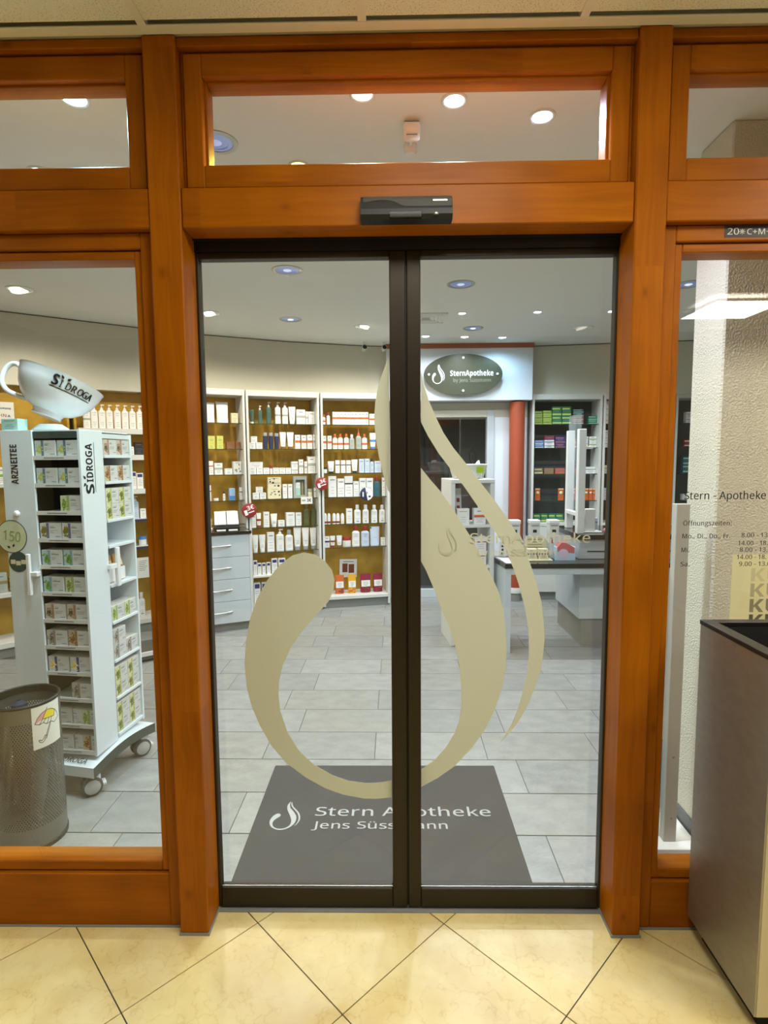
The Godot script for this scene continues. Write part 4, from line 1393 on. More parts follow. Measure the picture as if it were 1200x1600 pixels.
func card(xf: Transform3D, w: float, h: float, label: String, called: String, ink: String) -> void:
	var o := thing("card", label, called)
	o.transform = xf
	obj("sheet", bx(Vector3(-w / 2, -h / 2, -0.001), Vector3(w / 2, h / 2, 0.001)), M.paper, o)
	var pk := MB.new()
	if called == "price card":
		pk.box(Vector3(-w * 0.40, -h * 0.12, 0.001), Vector3(-w * 0.10, h * 0.12, 0.0018))
		obj("print", pk.mesh(), M.N, o)
		letter("lettering", "3€", w * 0.36, h * 0.42, M.ink, o, Transform3D(Basis(), Vector3(0.02 * w, -h * 0.2, 0.0012)), "sans bold", 0.0006)
		return
	obj("picture", bx(Vector3(-w * 0.34, -h * 0.22, 0.001), Vector3(-w * 0.04, h * 0.26, 0.0018)), M[ink], o)
	obj("picture", bx(Vector3(w * 0.02, -h * 0.26, 0.001), Vector3(w * 0.34, h * 0.22, 0.0018)), M[ink], o)
	var ln := MB.new()
	ln.box(Vector3(-w * 0.30, h * 0.34, 0.001), Vector3(w * 0.30, h * 0.38, 0.0018))
	obj("print", ln.mesh(), M.print, o)


func left_bays() -> void:
	# open gold bays behind the tea stand: boards with white front edges
	var f0 := bay_frame(Vector2(-2.68, -3.06), Vector2(-2.097, -3.482))
	var fm := bay_frame(Vector2(-3.21, -2.55), Vector2(-2.69, -3.05))
	for k in 2:
		var f: Transform3D = [f0, fm][k]
		var w: float = [0.72, 0.72][k]
		var o := thing("shelf_bay", ["gold backed bay with white-edged shelves behind the tea stand, next to the left post", "gold backed bay at the left end, behind the lettered white panel"][k], "shelving")
		o.transform = f
		obj("back_panel", bx(Vector3(0.01, 0.13, -0.30), Vector3(w - 0.01, 2.24, -0.288)), M.gold_board, o)
		for x in [0.0, w - 0.02]:
			obj("side_panel", bx(Vector3(x, 0.02, -0.30), Vector3(x + 0.02, 2.24, -0.14), 0.002), M.gold_board, o)
		obj("bottom_board", bx(Vector3(0.0, 0.085, -0.30), Vector3(w, 0.13, 0.0), 0.003), M.shelf_white, o)
		obj("plinth", bx(Vector3(0.0, 0.0, -0.30), Vector3(w, 0.085, -0.03)), M.plinth_grey, o)
		var hs := [[1.87, 0.045, 0], [1.637, 0.045, 0], [1.325, 0.04, 0], [1.05, 0.02, 1], [0.795, 0.02, 1]]
		if k == 1:
			hs = [[1.40, 0.02, 0], [0.52, 0.03, 0], [0.95, 0.02, 1]]
		for hh in hs:
			var p := obj("shelf", bx(Vector3(0.022, hh[0] - 0.018, -0.286), Vector3(w - 0.022, hh[0], -0.054), 0.001), M.shelf_white, o)
			obj("price_rail", bx(Vector3(0.022, hh[0] - hh[1], -0.054), Vector3(w - 0.022, hh[0] + 0.002, -0.05)), M.shelf_white if hh[2] == 0 else M.D, p)
	# goods of the bay beside the post: u, height above floor, kind, w, h, colours, words
	var list := [
		[0.10, 1.872, "pump", 0.056, 0.20, "W", "G", "cream pump bottle half hidden by the giant cup"], [0.16, 1.872, "pump", 0.056, 0.213, "W", "I", "cream pump bottle next to the cup rim"],
		[0.222, 1.872, "pump", 0.056, 0.213, "W", "I", "white pump bottle, second after the giant cup"], [0.283, 1.872, "pump", 0.056, 0.213, "W", "I", "white pump bottle, third after the giant cup"],
		[0.348, 1.872, "pump", 0.056, 0.215, "W", "I", "white pump bottle, fourth after the giant cup"], [0.412, 1.872, "pump", 0.056, 0.215, "W", "I", "white pump bottle, fifth after the giant cup"],
		[0.474, 1.872, "pump", 0.056, 0.213, "W", "I", "white pump bottle, sixth after the giant cup"], [0.538, 1.872, "pump", 0.056, 0.215, "W", "I", "white pump bottle nearest the left timber post"],
		[0.452, 1.639, "box", 0.04, 0.075, "W", "N", "small white carton under the row of pump bottles"], [0.515, 1.639, "box", 0.072, 0.115, "K", "B", "black picture carton under the row of pump bottles"],
		[0.462, 1.327, "boxn", 0.036, 0.16, "W", "I", "slim white carton on the third shelf by the post"], [0.512, 1.327, "boxn", 0.055, 0.145, "W", "I", "broad white carton on the third shelf by the post"],
		[0.463, 1.052, "pump", 0.056, 0.21, "A", "K", "clear-looking pump bottle on the fourth shelf by the post"], [0.525, 1.052, "box", 0.05, 0.09, "W", "N", "small white carton on the fourth shelf by the post"],
		[0.515, 0.797, "jar", 0.07, 0.085, "W", "S", "white pot with a blue lid on the fifth shelf"], [0.478, 0.131, "bottle", 0.058, 0.22, "W", "W", "white bottle with dark label on the bottom board by the post"],
	]
	for g in list:
		var r := put_goods(g[2], g[3], g[4], g[5], g[6], Vector3(), 0.0, g[7], "goods behind the tea stand")
		r.transform = f0 * Transform3D(Basis(), Vector3(g[0], g[1], -0.115 - r.get_meta("depth") / 2))
	var left := [
		[0.14, 0.522, "box", 0.09, 0.16, "G", "E", "grey patterned carton low at the far left"], [0.24, 0.522, "box", 0.08, 0.12, "E", "Y", "khaki carton low at the far left"],
		[0.16, 0.952, "box", 0.07, 0.13, "P", "W", "pinkish carton beside the green anniversary sticker"], [0.20, 1.402, "box", 0.05, 0.14, "W", "H", "white carton behind the lettered panel edge"],
	]
	for g in left:
		var r := put_goods(g[2], g[3], g[4], g[5], g[6], Vector3(), 0.0, g[7], "goods at the far left")
		r.transform = fm * Transform3D(Basis(), Vector3(g[0], g[1], -0.115 - r.get_meta("depth") / 2))
	# paper sign with two makers' names
	var s := thing("paper_sign", "white paper sign with two printed makers' names left of the giant cup", "sign")
	s.transform = fm * Transform3D(Basis(), Vector3(0.278, 1.988, -0.283))
	obj("sheet", bx(Vector3(-0.065, -0.09, -0.001), Vector3(0.065, 0.09, 0.001)), M.paper, s)
	letter("lettering", "Humana", 0.090, 0.018, M.I, s, Transform3D(Basis(), Vector3(-0.048, 0.030, 0.0012)), "sans bold")
	letter("lettering", "HN", 0.050, 0.026, M.Q, s, Transform3D(Basis(), Vector3(-0.042, -0.034, 0.0012)))
	letter("lettering", "A", 0.022, 0.018, M.I, s, Transform3D(Basis(), Vector3(0.016, -0.034, 0.0012)), "sans bold")
	var cd := thing("card", "white leaflet card under the lower dark shelf edges beside the post", "leaflet")
	cd.transform = f0 * Transform3D(Basis(), Vector3(0.488, 0.60, -0.045))
	obj("sheet", bx(Vector3(-0.05, -0.095, -0.001), Vector3(0.05, 0.095, 0.001)), M.paper, cd)
	var pk := MB.new()
	for i in 6:
		pk.box(Vector3(-0.036, 0.06 - i * 0.017, 0.001), Vector3(0.036 - 0.01 * (i % 3), 0.064 - i * 0.017, 0.0017))
	obj("print", pk.mesh(), M.print, cd)
	# low dark platform in front of that bay
	var pf := thing("floor_display", "low dark platform with a white front edge, between tea stand and post", "platform", Vector3(-2.02, 0, -2.72), 0.66)
	obj("deck", bx(Vector3(-0.30, 0.02, -0.17), Vector3(0.12, 0.075, 0.17), 0.003), M.sensor_top, pf)
	obj("white_edge", bx(Vector3(-0.31, 0.05, 0.17), Vector3(0.13, 0.085, 0.182), 0.002), M.shelf_white, pf)
	obj("skid", bx(Vector3(-0.28, 0.0, -0.15), Vector3(0.10, 0.02, 0.15)), M.seal, pf)


func drawer_unit() -> void:
	var f := bay_frame(Vector2(-1.939, -3.176), Vector2(-1.335, -3.450))
	var w := 0.663
	var o := thing("drawer_cabinet", "pale grey cabinet of four drawers with a black top under the gold bay", "cabinet")
	o.transform = f
	obj("carcass", bx(Vector3(0.0, 0.075, -0.315), Vector3(w, 0.905, -0.012)), M.grey_edge, o)
	obj("plinth", bx(Vector3(0.02, 0.0, -0.31), Vector3(w - 0.01, 0.075, -0.045)), M.plinth_grey, o)
	obj("end_panel", bx(Vector3(w, 0.0, -0.315), Vector3(w + 0.014, 0.905, 0.0), 0.002), M.shelf_white, o)
	for k in 4:
		var y0 := 0.078 + 0.2068 * k
		var dr := obj("drawer", bx(Vector3(0.002, y0, -0.012), Vector3(w - 0.003, y0 + 0.2035, 0.008), 0.002), M.grey_front, o)
		var pts := []
		for i in 13:
			var u := i / 12.0
			pts.append(Vector3(w / 2 - 0.16 + 0.32 * u, y0 + 0.105, 0.010 + 0.036 * sin(PI * u)))
		var tb := MB.new()
		tb.tube(pts, 0.009, 8)
		obj("handle", tb.mesh(), M.silver, dr)
	obj("worktop", bx(Vector3(-0.01, 0.905, -0.32), Vector3(w + 0.02, 0.935, 0.022), 0.003), M.worktop, o)
	# slanted leaflet stand, cream trays on the worktop
	var st := thing("leaflet_stand", "black slanted stand with two white booklets on the drawer unit", "stand")
	st.transform = f * Transform3D(Basis(Vector3(0, 1, 0), -0.12), Vector3(0.485, 0.9352, -0.165))
	var wedge := MB.new()
	wedge.t = Transform3D(Basis(Vector3(0, 0, 1), Vector3(0, 1, 0), Vector3(-1, 0, 0)), Vector3())
	wedge.prism(PackedVector2Array([Vector2(-0.13, 0.0), Vector2(0.12, 0.0), Vector2(0.12, 0.030), Vector2(-0.13, 0.150)]), -0.115, 0.115)
	obj("wedge", wedge.mesh(), M.sensor_low, st)
	for k in 2:
		var bk := thing("booklet", ["white booklet lying on the slanted black stand, on the left", "white booklet lying on the slanted black stand, on the right"][k], "booklet", Vector3(), 0.0, "booklets on the slanted stand")
		bk.transform = st.transform * Transform3D(Basis(Vector3(1, 0, 0), 0.4475), Vector3(-0.056 + 0.112 * k, 0.1005, -0.012))
		obj("cover", unit(0.104, 0.012, 0.235, 0.001), M.W, bk)
		var pk := MB.new()
		for i in 4:
			pk.box(Vector3(-0.035, 0.012, -0.07 + i * 0.04), Vector3(0.035 - 0.012 * (i % 2), 0.0126, -0.063 + i * 0.04))
		obj("print", pk.mesh(), M.N, bk)
		var lf := thing("leaflet", ["small white leaflet at the front of the slanted stand, left", "small white leaflet at the front of the slanted stand, right"][k], "leaflet", Vector3(), 0.0, "leaflets before the slanted stand")
		lf.transform = st.transform * Transform3D(Basis(Vector3(1, 0, 0), 0.25), Vector3(-0.05 + 0.105 * k, 0.004, 0.142))
		obj("sheet", unit(0.080, 0.006, 0.026, 0.0005), M.W, lf)
	var tr := thing("tray", "shallow white cardboard tray on the drawer unit at the door edge", "tray")
	tr.transform = f * Transform3D(Basis(Vector3(0, 1, 0), 0.05), Vector3(0.215, 0.9352, -0.06))
	var tm := MB.new()
	tm.loft(rings_of([[0.0, 0.235, 0.105], [0.030, 0.255, 0.125]], 24, 7.0))
	obj("shell", tm.mesh(), M.W, tr)
	for k in 3:
		var r := put_goods("box", 0.068, [0.085, 0.10, 0.105][k], "C", ["R", "N", "Y"][k], Vector3(), 0.0, ["cream carton with rosy band behind the white tray", "cream carton behind the white tray, middle of three", "cream carton behind the white tray, nearest the leaflet stand"][k], "cartons on the drawer unit")
		r.transform = f * Transform3D(Basis(), Vector3(0.170 + 0.072 * k, 0.9354, -0.165))
	var tall := put_goods("box", 0.10, 0.22, "W", "R", Vector3(), 0.0, "tall white carton at the back of the drawer unit, by the door edge", "cartons on the drawer unit")
	tall.transform = f * Transform3D(Basis(), Vector3(0.23, 0.9354, -0.270))


# ---- doorway to the back room, with the sign above it
func doorway() -> void:
	struct("wall_back", bx(Vector3(-0.06, 2.205, -4.90), Vector3(1.503, 2.751, -4.40)), M.sign_white)
	struct("trim_8", bx(Vector3(-0.07, 2.751, -4.90), Vector3(1.513, 2.7985, -4.388), 0.002), M.terracotta_strip)
	struct("wall_back", bx(Vector3(-0.06, 2.035, -4.90), Vector3(1.503, 2.2, -4.60)), M.wall_warm)
	struct("wall_back", bx(Vector3(1.135, 0.0, -4.90), Vector3(1.503, 2.036, -4.60)), M.sign_white)
	struct("wall_back", bx(Vector3(-0.20, 0.0, -4.90), Vector3(0.02, 2.036, -4.60)), M.wall_warm)
	# glazed door in a white frame
	var d := base_struct("door_3")
	for x in [[0.02, 0.085], [1.055, 1.136]]:
		obj("frame_stile", bx(Vector3(x[0], 0.0, -4.70), Vector3(x[1], 2.115, -4.585), 0.004), M.grey_front, d)
	obj("frame_head", bx(Vector3(0.085, 2.04, -4.70), Vector3(1.055, 2.115, -4.585), 0.004), M.wall_warm, d)
	obj("bottom_rail", bx(Vector3(0.085, 0.0, -4.66), Vector3(1.055, 0.10, -4.61), 0.003), M.grey_front, d)
	obj("pane", bx(Vector3(0.08, 0.095, -4.64), Vector3(1.06, 2.045, -4.632)), M.glass, d)
	var hd := MB.new()
	var pts := []
	for i in 25:
		var b := TAU * i / 24.0
		pts.append(Vector3(0.905 + 0.034 * cos(b), 1.605 + 0.088 * sin(b), -4.622))
	hd.tube(pts, 0.007, 6)
	hd.box(Vector3(0.897, 1.565, -4.632), Vector3(0.912, 1.64, -4.618), 0.003)
	obj("pull_ring", hd.mesh(), M.worktop, d)
	# dim back room
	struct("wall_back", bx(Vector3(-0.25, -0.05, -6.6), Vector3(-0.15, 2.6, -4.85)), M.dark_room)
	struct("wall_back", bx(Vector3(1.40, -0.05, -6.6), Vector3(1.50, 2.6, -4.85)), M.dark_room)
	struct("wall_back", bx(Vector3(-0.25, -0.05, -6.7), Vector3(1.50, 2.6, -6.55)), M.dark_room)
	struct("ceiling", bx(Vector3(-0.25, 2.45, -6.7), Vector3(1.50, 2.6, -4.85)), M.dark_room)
	var mural_noise := noise(81, 0.03, 4)
	var mural := picture(160, 160, func(x, y):
		var v: float = y / 160.0
		var rise: float = 0.62 + 0.16 * mural_noise.get_noise_2d(x * 1.5, 10.0) - 0.22 * smoothstep(0.2, 0.9, 1.0 - x / 160.0)
		var sky := Color(0.40, 0.385, 0.37).lerp(Color(0.46, 0.44, 0.42), v)
		var land := Color(0.40, 0.22, 0.12).lerp(Color(0.50, 0.30, 0.20), mural_noise.get_noise_2d(x, y) * 0.5 + 0.5)
		var c := land if v > rise else sky
		var trunk: float = mural_noise.get_noise_2d(x * 3.5, 60.0)
		if trunk > 0.18 and v > rise - 0.30 * trunk - 0.10 and v < rise + 0.05:
			c = Color(0.10, 0.085, 0.07)
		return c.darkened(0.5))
	var pm := mat(Color.WHITE, 0.5)
	pm.albedo_texture = mural
	var pb := thing("wall_picture", "large dusky landscape picture in the dark back room behind the glazed door", "picture", Vector3(0.74, 1.32, -5.25))
	var mb := MB.new()
	mb.quad(Vector3(-0.42, -0.60, 0.012), Vector3(0.55, -0.60, 0.012), Vector3(0.55, 0.80, 0.012), Vector3(-0.42, 0.80, 0.012))
	obj("print", mb.mesh(), pm, pb)
	obj("board", bx(Vector3(-0.42, -1.32, -0.02), Vector3(0.55, 0.80, 0.0115)), M.dark_room, pb)
	# oval sign
	var s := thing("oval_sign", "olive oval sign with white lettering and drop emblem above the doorway", "sign", Vector3(0.757, 2.470, -4.40))
	var ov := PackedVector2Array()
	for i in 72:
		ov.append(Vector2(cos(TAU * i / 72.0) * 0.415, sin(TAU * i / 72.0) * 0.213))
	var m1 := MB.new()
	m1.prism(ov, 0.002, 0.052)
	obj("body", m1.mesh(), M.sign_edge, s)
	var m2 := MB.new()
	m2.prism(ov, 0.0522, 0.058)
	obj("face", m2.mesh(), M.sign_olive, s)
	letter("lettering", "SternApotheke", 0.455, 0.054, M.letter_white, s, Transform3D(Basis(), Vector3(-0.137, -0.016, 0.0585)), "sans bold", 0.003)
	letter("lettering", "by Jens Süssmann", 0.395, 0.036, M.letter_grey, s, Transform3D(Basis(), Vector3(-0.103, -0.080, 0.0585)), "sans", 0.002)
	obj("emblem", emblem_mesh(0.205, 0.003), M.letter_white, s, Vector3(-0.262, -0.098, 0.0582))
	for p in [Vector2(0, 0.172), Vector2(0, -0.172), Vector2(-0.362, 0.0), Vector2(0.362, 0.0)]:
		var k := MB.new()
		k.t = Transform3D(Basis(Vector3(1, 0, 0), PI / 2), Vector3(p.x, p.y, 0.058))
		k.lathe([Vector2(0.013, -0.001), Vector2(0.013, 0.006), Vector2(0.010, 0.010), Vector2(0.0005, 0.011)], 14)
		obj("stud", k.mesh(), M.letter_white, s)
	# terracotta column beside the doorway
	var c := base_struct("trim_9", Vector3(1.366, 0, -4.50))
	var cm := MB.new()
	cm.lathe([Vector2(0.082, 0.15), Vector2(0.082, 2.19), Vector2(0.0005, 2.19)], 32)
	obj("shaft", cm.mesh(), M.terracotta, c)
	var cb := MB.new()
	cb.lathe([Vector2(0.088, 0.09), Vector2(0.088, 0.145), Vector2(0.083, 0.152)], 32)
	obj("collar", cb.mesh(), M.shelf_white, c)
	var cp := MB.new()
	cp.lathe([Vector2(0.079, 0.0), Vector2(0.079, 0.09), Vector2(0.0005, 0.09)], 32)
	obj("plinth", cp.mesh(), M.plinth_grey, c)


func dark_bays() -> void:
	var fs := [bay_frame(Vector2(1.525, -4.47), Vector2(2.28, -4.46)), bay_frame(Vector2(2.29, -4.458), Vector2(3.04, -4.43)), bay_frame(Vector2(3.05, -4.43), Vector2(3.80, -4.38))]
	var words := ["dark backed medicine bay with white frame beside the terracotta column", "dark backed medicine bay at the right door edge", "dark backed medicine bay seen in the gap beside the plaster pier"]
	for k in 3:
		var f: Transform3D = fs[k]
		var w := 0.752
		var o := thing("shelf_bay", words[k], "shelving")
		o.transform = f
		for x in [0.0, w - 0.024]:
			obj("side_panel", bx(Vector3(x, 0.02, -0.30), Vector3(x + 0.024, 2.27, 0.0), 0.002), M.shelf_white, o)
		obj("top_board", bx(Vector3(0.024, 2.212, -0.30), Vector3(w - 0.024, 2.27, -0.002), 0.002), M.shelf_white, o)
		obj("back_panel", bx(Vector3(0.024, 0.86, -0.295), Vector3(w - 0.024, 2.212, -0.283)), M.dark_board, o)
		obj("bottom_board", bx(Vector3(0.024, 0.834, -0.30), Vector3(w - 0.024, 0.869, 0.004), 0.002), M.shelf_white, o)
		for x in [0.024, w / 2 + 0.001]:
			obj("cupboard_door", bx(Vector3(x, 0.095, -0.018), Vector3(x + w / 2 - 0.025, 0.832, 0.0), 0.002), M.shelf_white, o)
		obj("plinth", bx(Vector3(0.0, 0.0, -0.30), Vector3(w, 0.09, -0.03)), M.plinth_grey, o)
		for y in [1.950, 1.694, 1.408, 1.115]:
			var p := obj("shelf", bx(Vector3(0.025, y - 0.008, -0.281), Vector3(w - 0.025, y, -0.044)), M.shelf_glass, o)
			obj("shelf_edge", bx(Vector3(0.025, y - 0.008, -0.044), Vector3(w - 0.025, y, -0.041)), M.glass_edge, p)
	var names := {1950: "top shelf", 1694: "second shelf", 1408: "third shelf", 1115: "fourth shelf", 869: "lowest board"}
	shelf_goods([
		["r1", 1950, "box 91 82 49 0 H L light green medicine box, bottom of its stack|box 90 82 49 49 H L light green medicine box, middle of its stack|box 89 82 49 97 H L light green medicine box, top of its stack|box 186 94 51 0 H L light green medicine box, bottom of its stack|box 185 94 52 51 H L light green medicine box, middle of its stack|box 184 94 49 103 H L light green medicine box, top of its stack|box 291 99 92 0 J L deep green medicine box, lower of two|box 289 99 101 92 J L deep green medicine box, upper of two|box 396 96 91 0 J L deep green medicine box, lower of two|box 394 96 101 91 J L deep green medicine box, upper of two|box 524 111 45 0 P Z brownish medicine box, lowest of four|box 523 111 42 45 P Z brownish medicine box, second from the bottom of four|box 522 111 38 86 T Z teal medicine box, third of four|box 521 110 38 125 T Z teal medicine box, topmost of four|box 681 89 43 0 J Z green medicine box, lower of the pair|box 680 90 45 43 J Z green medicine box, upper of the pair"],
		["r1", 1694, "box 102 91 42 0 S W blue medicine box, lower of two|box 101 91 42 42 S W blue medicine box, upper of two|box 214 106 41 0 W I red and blue medicine box, lowest of three|box 213 106 46 41 W I red and blue medicine box, middle of three|box 212 106 46 86 R I red and blue medicine box, topmost of three|box 333 106 50 0 I P purple medicine box, lower of two|box 331 106 74 50 I P purple medicine box, upper of two|box 472 67 53 0 P W pink medicine box, lower of two|box 471 67 49 53 P W pink medicine box, upper of two|box 600 71 62 0 W R white medicine box with red dot, lower of two|box 599 71 60 62 W R white medicine box with red dot, upper of two|box 688 74 61 0 W H white and green medicine box, lower of two|box 687 75 60 61 W H white and green medicine box, upper of two"],
		["r1", 1408, "box 100 92 63 0 E C khaki lozenge box|box 214 103 62 0 E P khaki lozenge box|box 336 105 61 0 P O salmon lozenge box|box 472 81 60 0 P R pink lozenge box|box 670 110 73 0 W K wide white lozenge box with navy picture"],
		["r1", 1115, "blis 94 53 132 0 O C orange blister pack, alone on its hook|blis 352 58 130 0 O C orange blister pack|blis 485 57 130 0 O C orange blister pack|blis 632 44 129 0 O C orange blister pack|blis 680 39 128 0 O C orange blister pack|blis 715 20 128 0 O C orange blister pack"],
		["r1", 869, "box 93 75 91 0 J L green herbal box low down|box 175 75 91 0 J L green herbal box low down|box 260 75 90 0 J L green herbal box low down|box 344 78 90 0 J L green herbal box low down"],
		["r2", 1950, "box 96 104 62 0 W R rosy white box, bottom of the edge stack|box 96 104 62 62 W R rosy white box, second of the edge stack|box 96 104 62 124 W R rosy white box, third of the edge stack|box 96 104 60 186 W R rosy white box, top of the edge stack"],
		["r2", 1694, "box 92 104 64 0 W R rosy white box, lowest of the edge three|box 92 104 64 64 W R rosy white box, middle of the edge three|box 92 104 60 128 W R rosy white box, highest of the edge three"],
		["r2", 1408, "box 90 100 90 0 C R pale pink box by the door edge"],
		["r2", 1115, "box 88 90 32 0 W N white striped pack, lowest of four|box 88 90 32 32 W N white striped pack, second of four|box 88 90 32 64 W N white striped pack, third of four|box 88 90 32 96 W N white striped pack, top of four"],
		["r3", 1950, "box 190 90 60 0 W K white pack beside the plaster pier, lower|box 190 90 60 60 W K white pack beside the plaster pier, upper"],
		["r3", 1694, "box 190 100 80 0 R W red and white pack beside the plaster pier"],
		["r3", 1408, "box 190 110 90 0 T Z turquoise pack beside the plaster pier, lower|box 190 110 90 90 T Z turquoise pack beside the plaster pier, upper"],
		["r3", 1115, "box 190 90 60 0 W N white pack low beside the plaster pier"],
	], {"r1": {"frame": fs[0], "called": "column dark bay", "shelves": names}, "r2": {"frame": fs[1], "called": "edge dark bay", "shelves": names}, "r3": {"frame": fs[2], "called": "pier dark bay", "shelves": names}})


func poly(a: Array) -> PackedVector2Array:
	var p := PackedVector2Array()
	for i in range(0, a.size(), 2):
		p.append(Vector2(a[i], a[i + 1]))
	return p


func counters() -> void:
	# consultation table
	var t := thing("consultation_table", "light grey consultation table with a black stone top in front of the dark bays", "table")
	var top := MB.new()
	top.slab(poly([0.862, -3.12, 0.902, -2.738, 2.62, -2.738, 2.62, -3.12]), 0.702, 0.739)
	obj("top", top.mesh(), M.worktop, t)
	var pan := MB.new()
	pan.slab(poly([0.874, -3.10, 0.919, -3.10, 0.953, -2.748, 0.908, -2.748]), 0.0, 0.702)
	obj("end_panel", pan.mesh(), M.grey_front, t)
	obj("apron", bx(Vector3(0.953, 0.648, -2.775), Vector3(2.60, 0.702, -2.75), 0.002), M.grey_front, t)
	obj("apron", bx(Vector3(0.93, 0.648, -3.11), Vector3(2.60, 0.702, -3.09), 0.002), M.grey_front, t)
	# till counter behind, standing on a set-back foot
	var c := thing("till_counter", "grey till counter with a dark top standing behind the consultation table", "counter")
	obj("foot", bx(Vector3(1.585, 0.0, -3.60), Vector3(2.60, 0.235, -2.935)), M.plinth_grey, c)
	obj("pedestal", bx(Vector3(1.560, 0.235, -3.60), Vector3(2.60, 0.645, -2.915), 0.003), M.grey_front, c)
	obj("body", bx(Vector3(1.556, 0.7395, -3.58), Vector3(2.60, 0.905, -2.945), 0.003), M.counter_grey, c)
	obj("drawer_groove", bx(Vector3(1.625, 0.800, -2.9455), Vector3(2.59, 0.808, -2.942)), M.ink, c)
	var ct := MB.new()
	ct.slab(poly([1.540, -3.60, 1.548, -2.925, 2.62, -2.925, 2.62, -3.60]), 0.905, 0.944)
	obj("top", ct.mesh(), M.worktop, c)
	# sneeze guard: two white posts, cross rail, clear sheet
	var g := thing("counter_screen", "white framed clear screen with two tall posts on the till counter", "screen")
	obj("post", bx(Vector3(1.556, 0.9442, -3.065), Vector3(1.616, 1.822, -3.000), 0.004), M.shelf_white, g)
	obj("post", bx(Vector3(1.588, 0.9442, -3.46), Vector3(1.648, 1.826, -3.40), 0.004), M.shelf_white, g)
	obj("rail", bx(Vector3(1.570, 1.085, -3.40), Vector3(1.612, 1.118, -3.065), 0.003), M.shelf_white, g)
	obj("arm", bx(Vector3(1.616, 1.655, -3.045), Vector3(1.68, 1.680, -3.02), 0.003), M.shelf_white, g)
	obj("clear_sheet", bx(Vector3(1.590, 1.118, -3.40), Vector3(1.594, 1.955, -3.065)), M.shelf_glass, g)
	# things on the till counter
	var w := thing("desk_box", "plain white box on a white base beside the screen posts", "box", Vector3(1.712, 0.9442, -3.12))
	obj("base", unit(0.15, 0.012, 0.12, 0.002), M.W, w)
	obj("case", unit(0.09, 0.19, 0.07, 0.004), M.shelf_white, w, Vector3(-0.02, 0.012, 0))
	var pk := thing("pouch", "soft pink pouch lying at the right door edge on the till counter", "pouch", Vector3(1.872, 0.9442, -3.02))
	var pm := MB.new()
	pm.loft(rings_of([[0.0, 0.15, 0.09], [0.02, 0.18, 0.11], [0.04, 0.17, 0.10], [0.052, 0.12, 0.06]], 20, 2.6))
	obj("bag", pm.mesh(), hexm("c97f8c", 0.7), pk)
	var gr := put_goods("box", 0.07, 0.10, "A", "K", Vector3(1.80, 0.9442, -3.33), 0.2, "pale patterned box behind the pink pouch", "things on the till counter")
	gr.set_meta("group", "things on the till counter")
	put_goods("box", 0.08, 0.19, "W", "N", Vector3(2.02, 0.9442, -3.40), 0.0, "tall white box at the far end of the till counter, by the door edge", "things on the till counter")
	# three tall white dispensers on the table
	for k in 3:
		var d := thing("sample_dispenser", ["tall white dispenser box on the table, nearest the red column", "tall white dispenser box on the table, middle of three", "tall white dispenser box on the table, nearest the till counter"][k], "dispenser", Vector3([1.032, 1.197, 1.357][k], 0.7392, -3.02), 0.0, "white dispensers on the table")
		obj("case", unit(0.080, 0.295, 0.09, 0.003), M.shelf_white, d)
		obj("lid", unit(0.088, 0.030, 0.098, 0.003), M.W, d, Vector3(0, 0.295, 0))
		obj("window", bx(Vector3(-0.018, 0.222, 0.045), Vector3(0.014, 0.246, 0.0465)), M.sensor_low, d)
		obj("print", bx(Vector3(-0.03, 0.275, 0.045), Vector3(0.03, 0.283, 0.0458)), M.print, d)
		obj("print", bx(Vector3(-0.03, 0.17, 0.045), Vector3(0.03, 0.176, 0.0458)), M.print, d)
		obj("slot", bx(Vector3(-0.022, 0.13, 0.045), Vector3(0.026, 0.165, 0.0462)), M.terracotta, d)
	# cardboard display with two small cartons
	var h := thing("counter_display", "pale cardboard display with rounded back and two small cartons on the table", "display", Vector3(1.20, 0.7392, -2.905))
	var arch := PackedVector2Array([Vector2(-0.10, 0.0), Vector2(0.09, 0.0), Vector2(0.09, 0.15)])
	for i in 9:
		var b := PI * i / 8.0
		arch.append(Vector2(-0.005 + 0.095 * cos(b), 0.155 + 0.035 * sin(b)))
	var ab := MB.new()
	ab.prism(arch, -0.05, -0.046)
	obj("back_card", ab.mesh(), hexm("c9c3a0", 0.7), h)
	obj("tray", bx(Vector3(-0.11, 0.0, -0.046), Vector3(0.115, 0.012, 0.055), 0.002), hexm("d8d0ac", 0.6), h)
	var hp := MB.new()
	for i in 4:
		hp.box(Vector3(-0.07, 0.165 - 0.022 * i, -0.046), Vector3(0.05 + 0.008 * (i % 2), 0.171 - 0.022 * i, -0.0452))
	obj("print", hp.mesh(), M.E, h)
	for k in 2:
		put_goods("box", 0.078, 0.085, "C", "E", Vector3(1.152 + 0.092 * k, 0.7514, -2.905), 0.0, ["cream carton in the cardboard display, beside its left edge", "cream carton in the cardboard display, nearest the pink and blue box"][k], "cartons in the cardboard display")
	var pb := thing("display_box", "pink and pale blue display box with house-shaped picture on the table", "display", Vector3(1.428, 0.7392, -2.92))
	obj("body", bx(Vector3(-0.078, 0.0, -0.045), Vector3(0.078, 0.112, 0.040), 0.001), hexm("bcd3e0", 0.6), pb)
	obj("back_card", bx(Vector3(-0.078, 0.112, -0.045), Vector3(0.062, 0.198, -0.041)), hexm("c6cfd2", 0.6), pb)
	var roof := MB.new()
	roof.prism(PackedVector2Array([Vector2(-0.07, 0.075), Vector2(0.07, 0.06), Vector2(0.07, 0.11), Vector2(0.005, 0.145), Vector2(-0.035, 0.150), Vector2(-0.07, 0.110)]), -0.040, 0.041)
	obj("picture", roof.mesh(), hexm("cf6f6a", 0.6), pb)
	var disc := MB.new()
	disc.t = Transform3D(Basis(Vector3(1, 0, 0), PI / 2), Vector3(-0.02, 0.055, 0.0405))
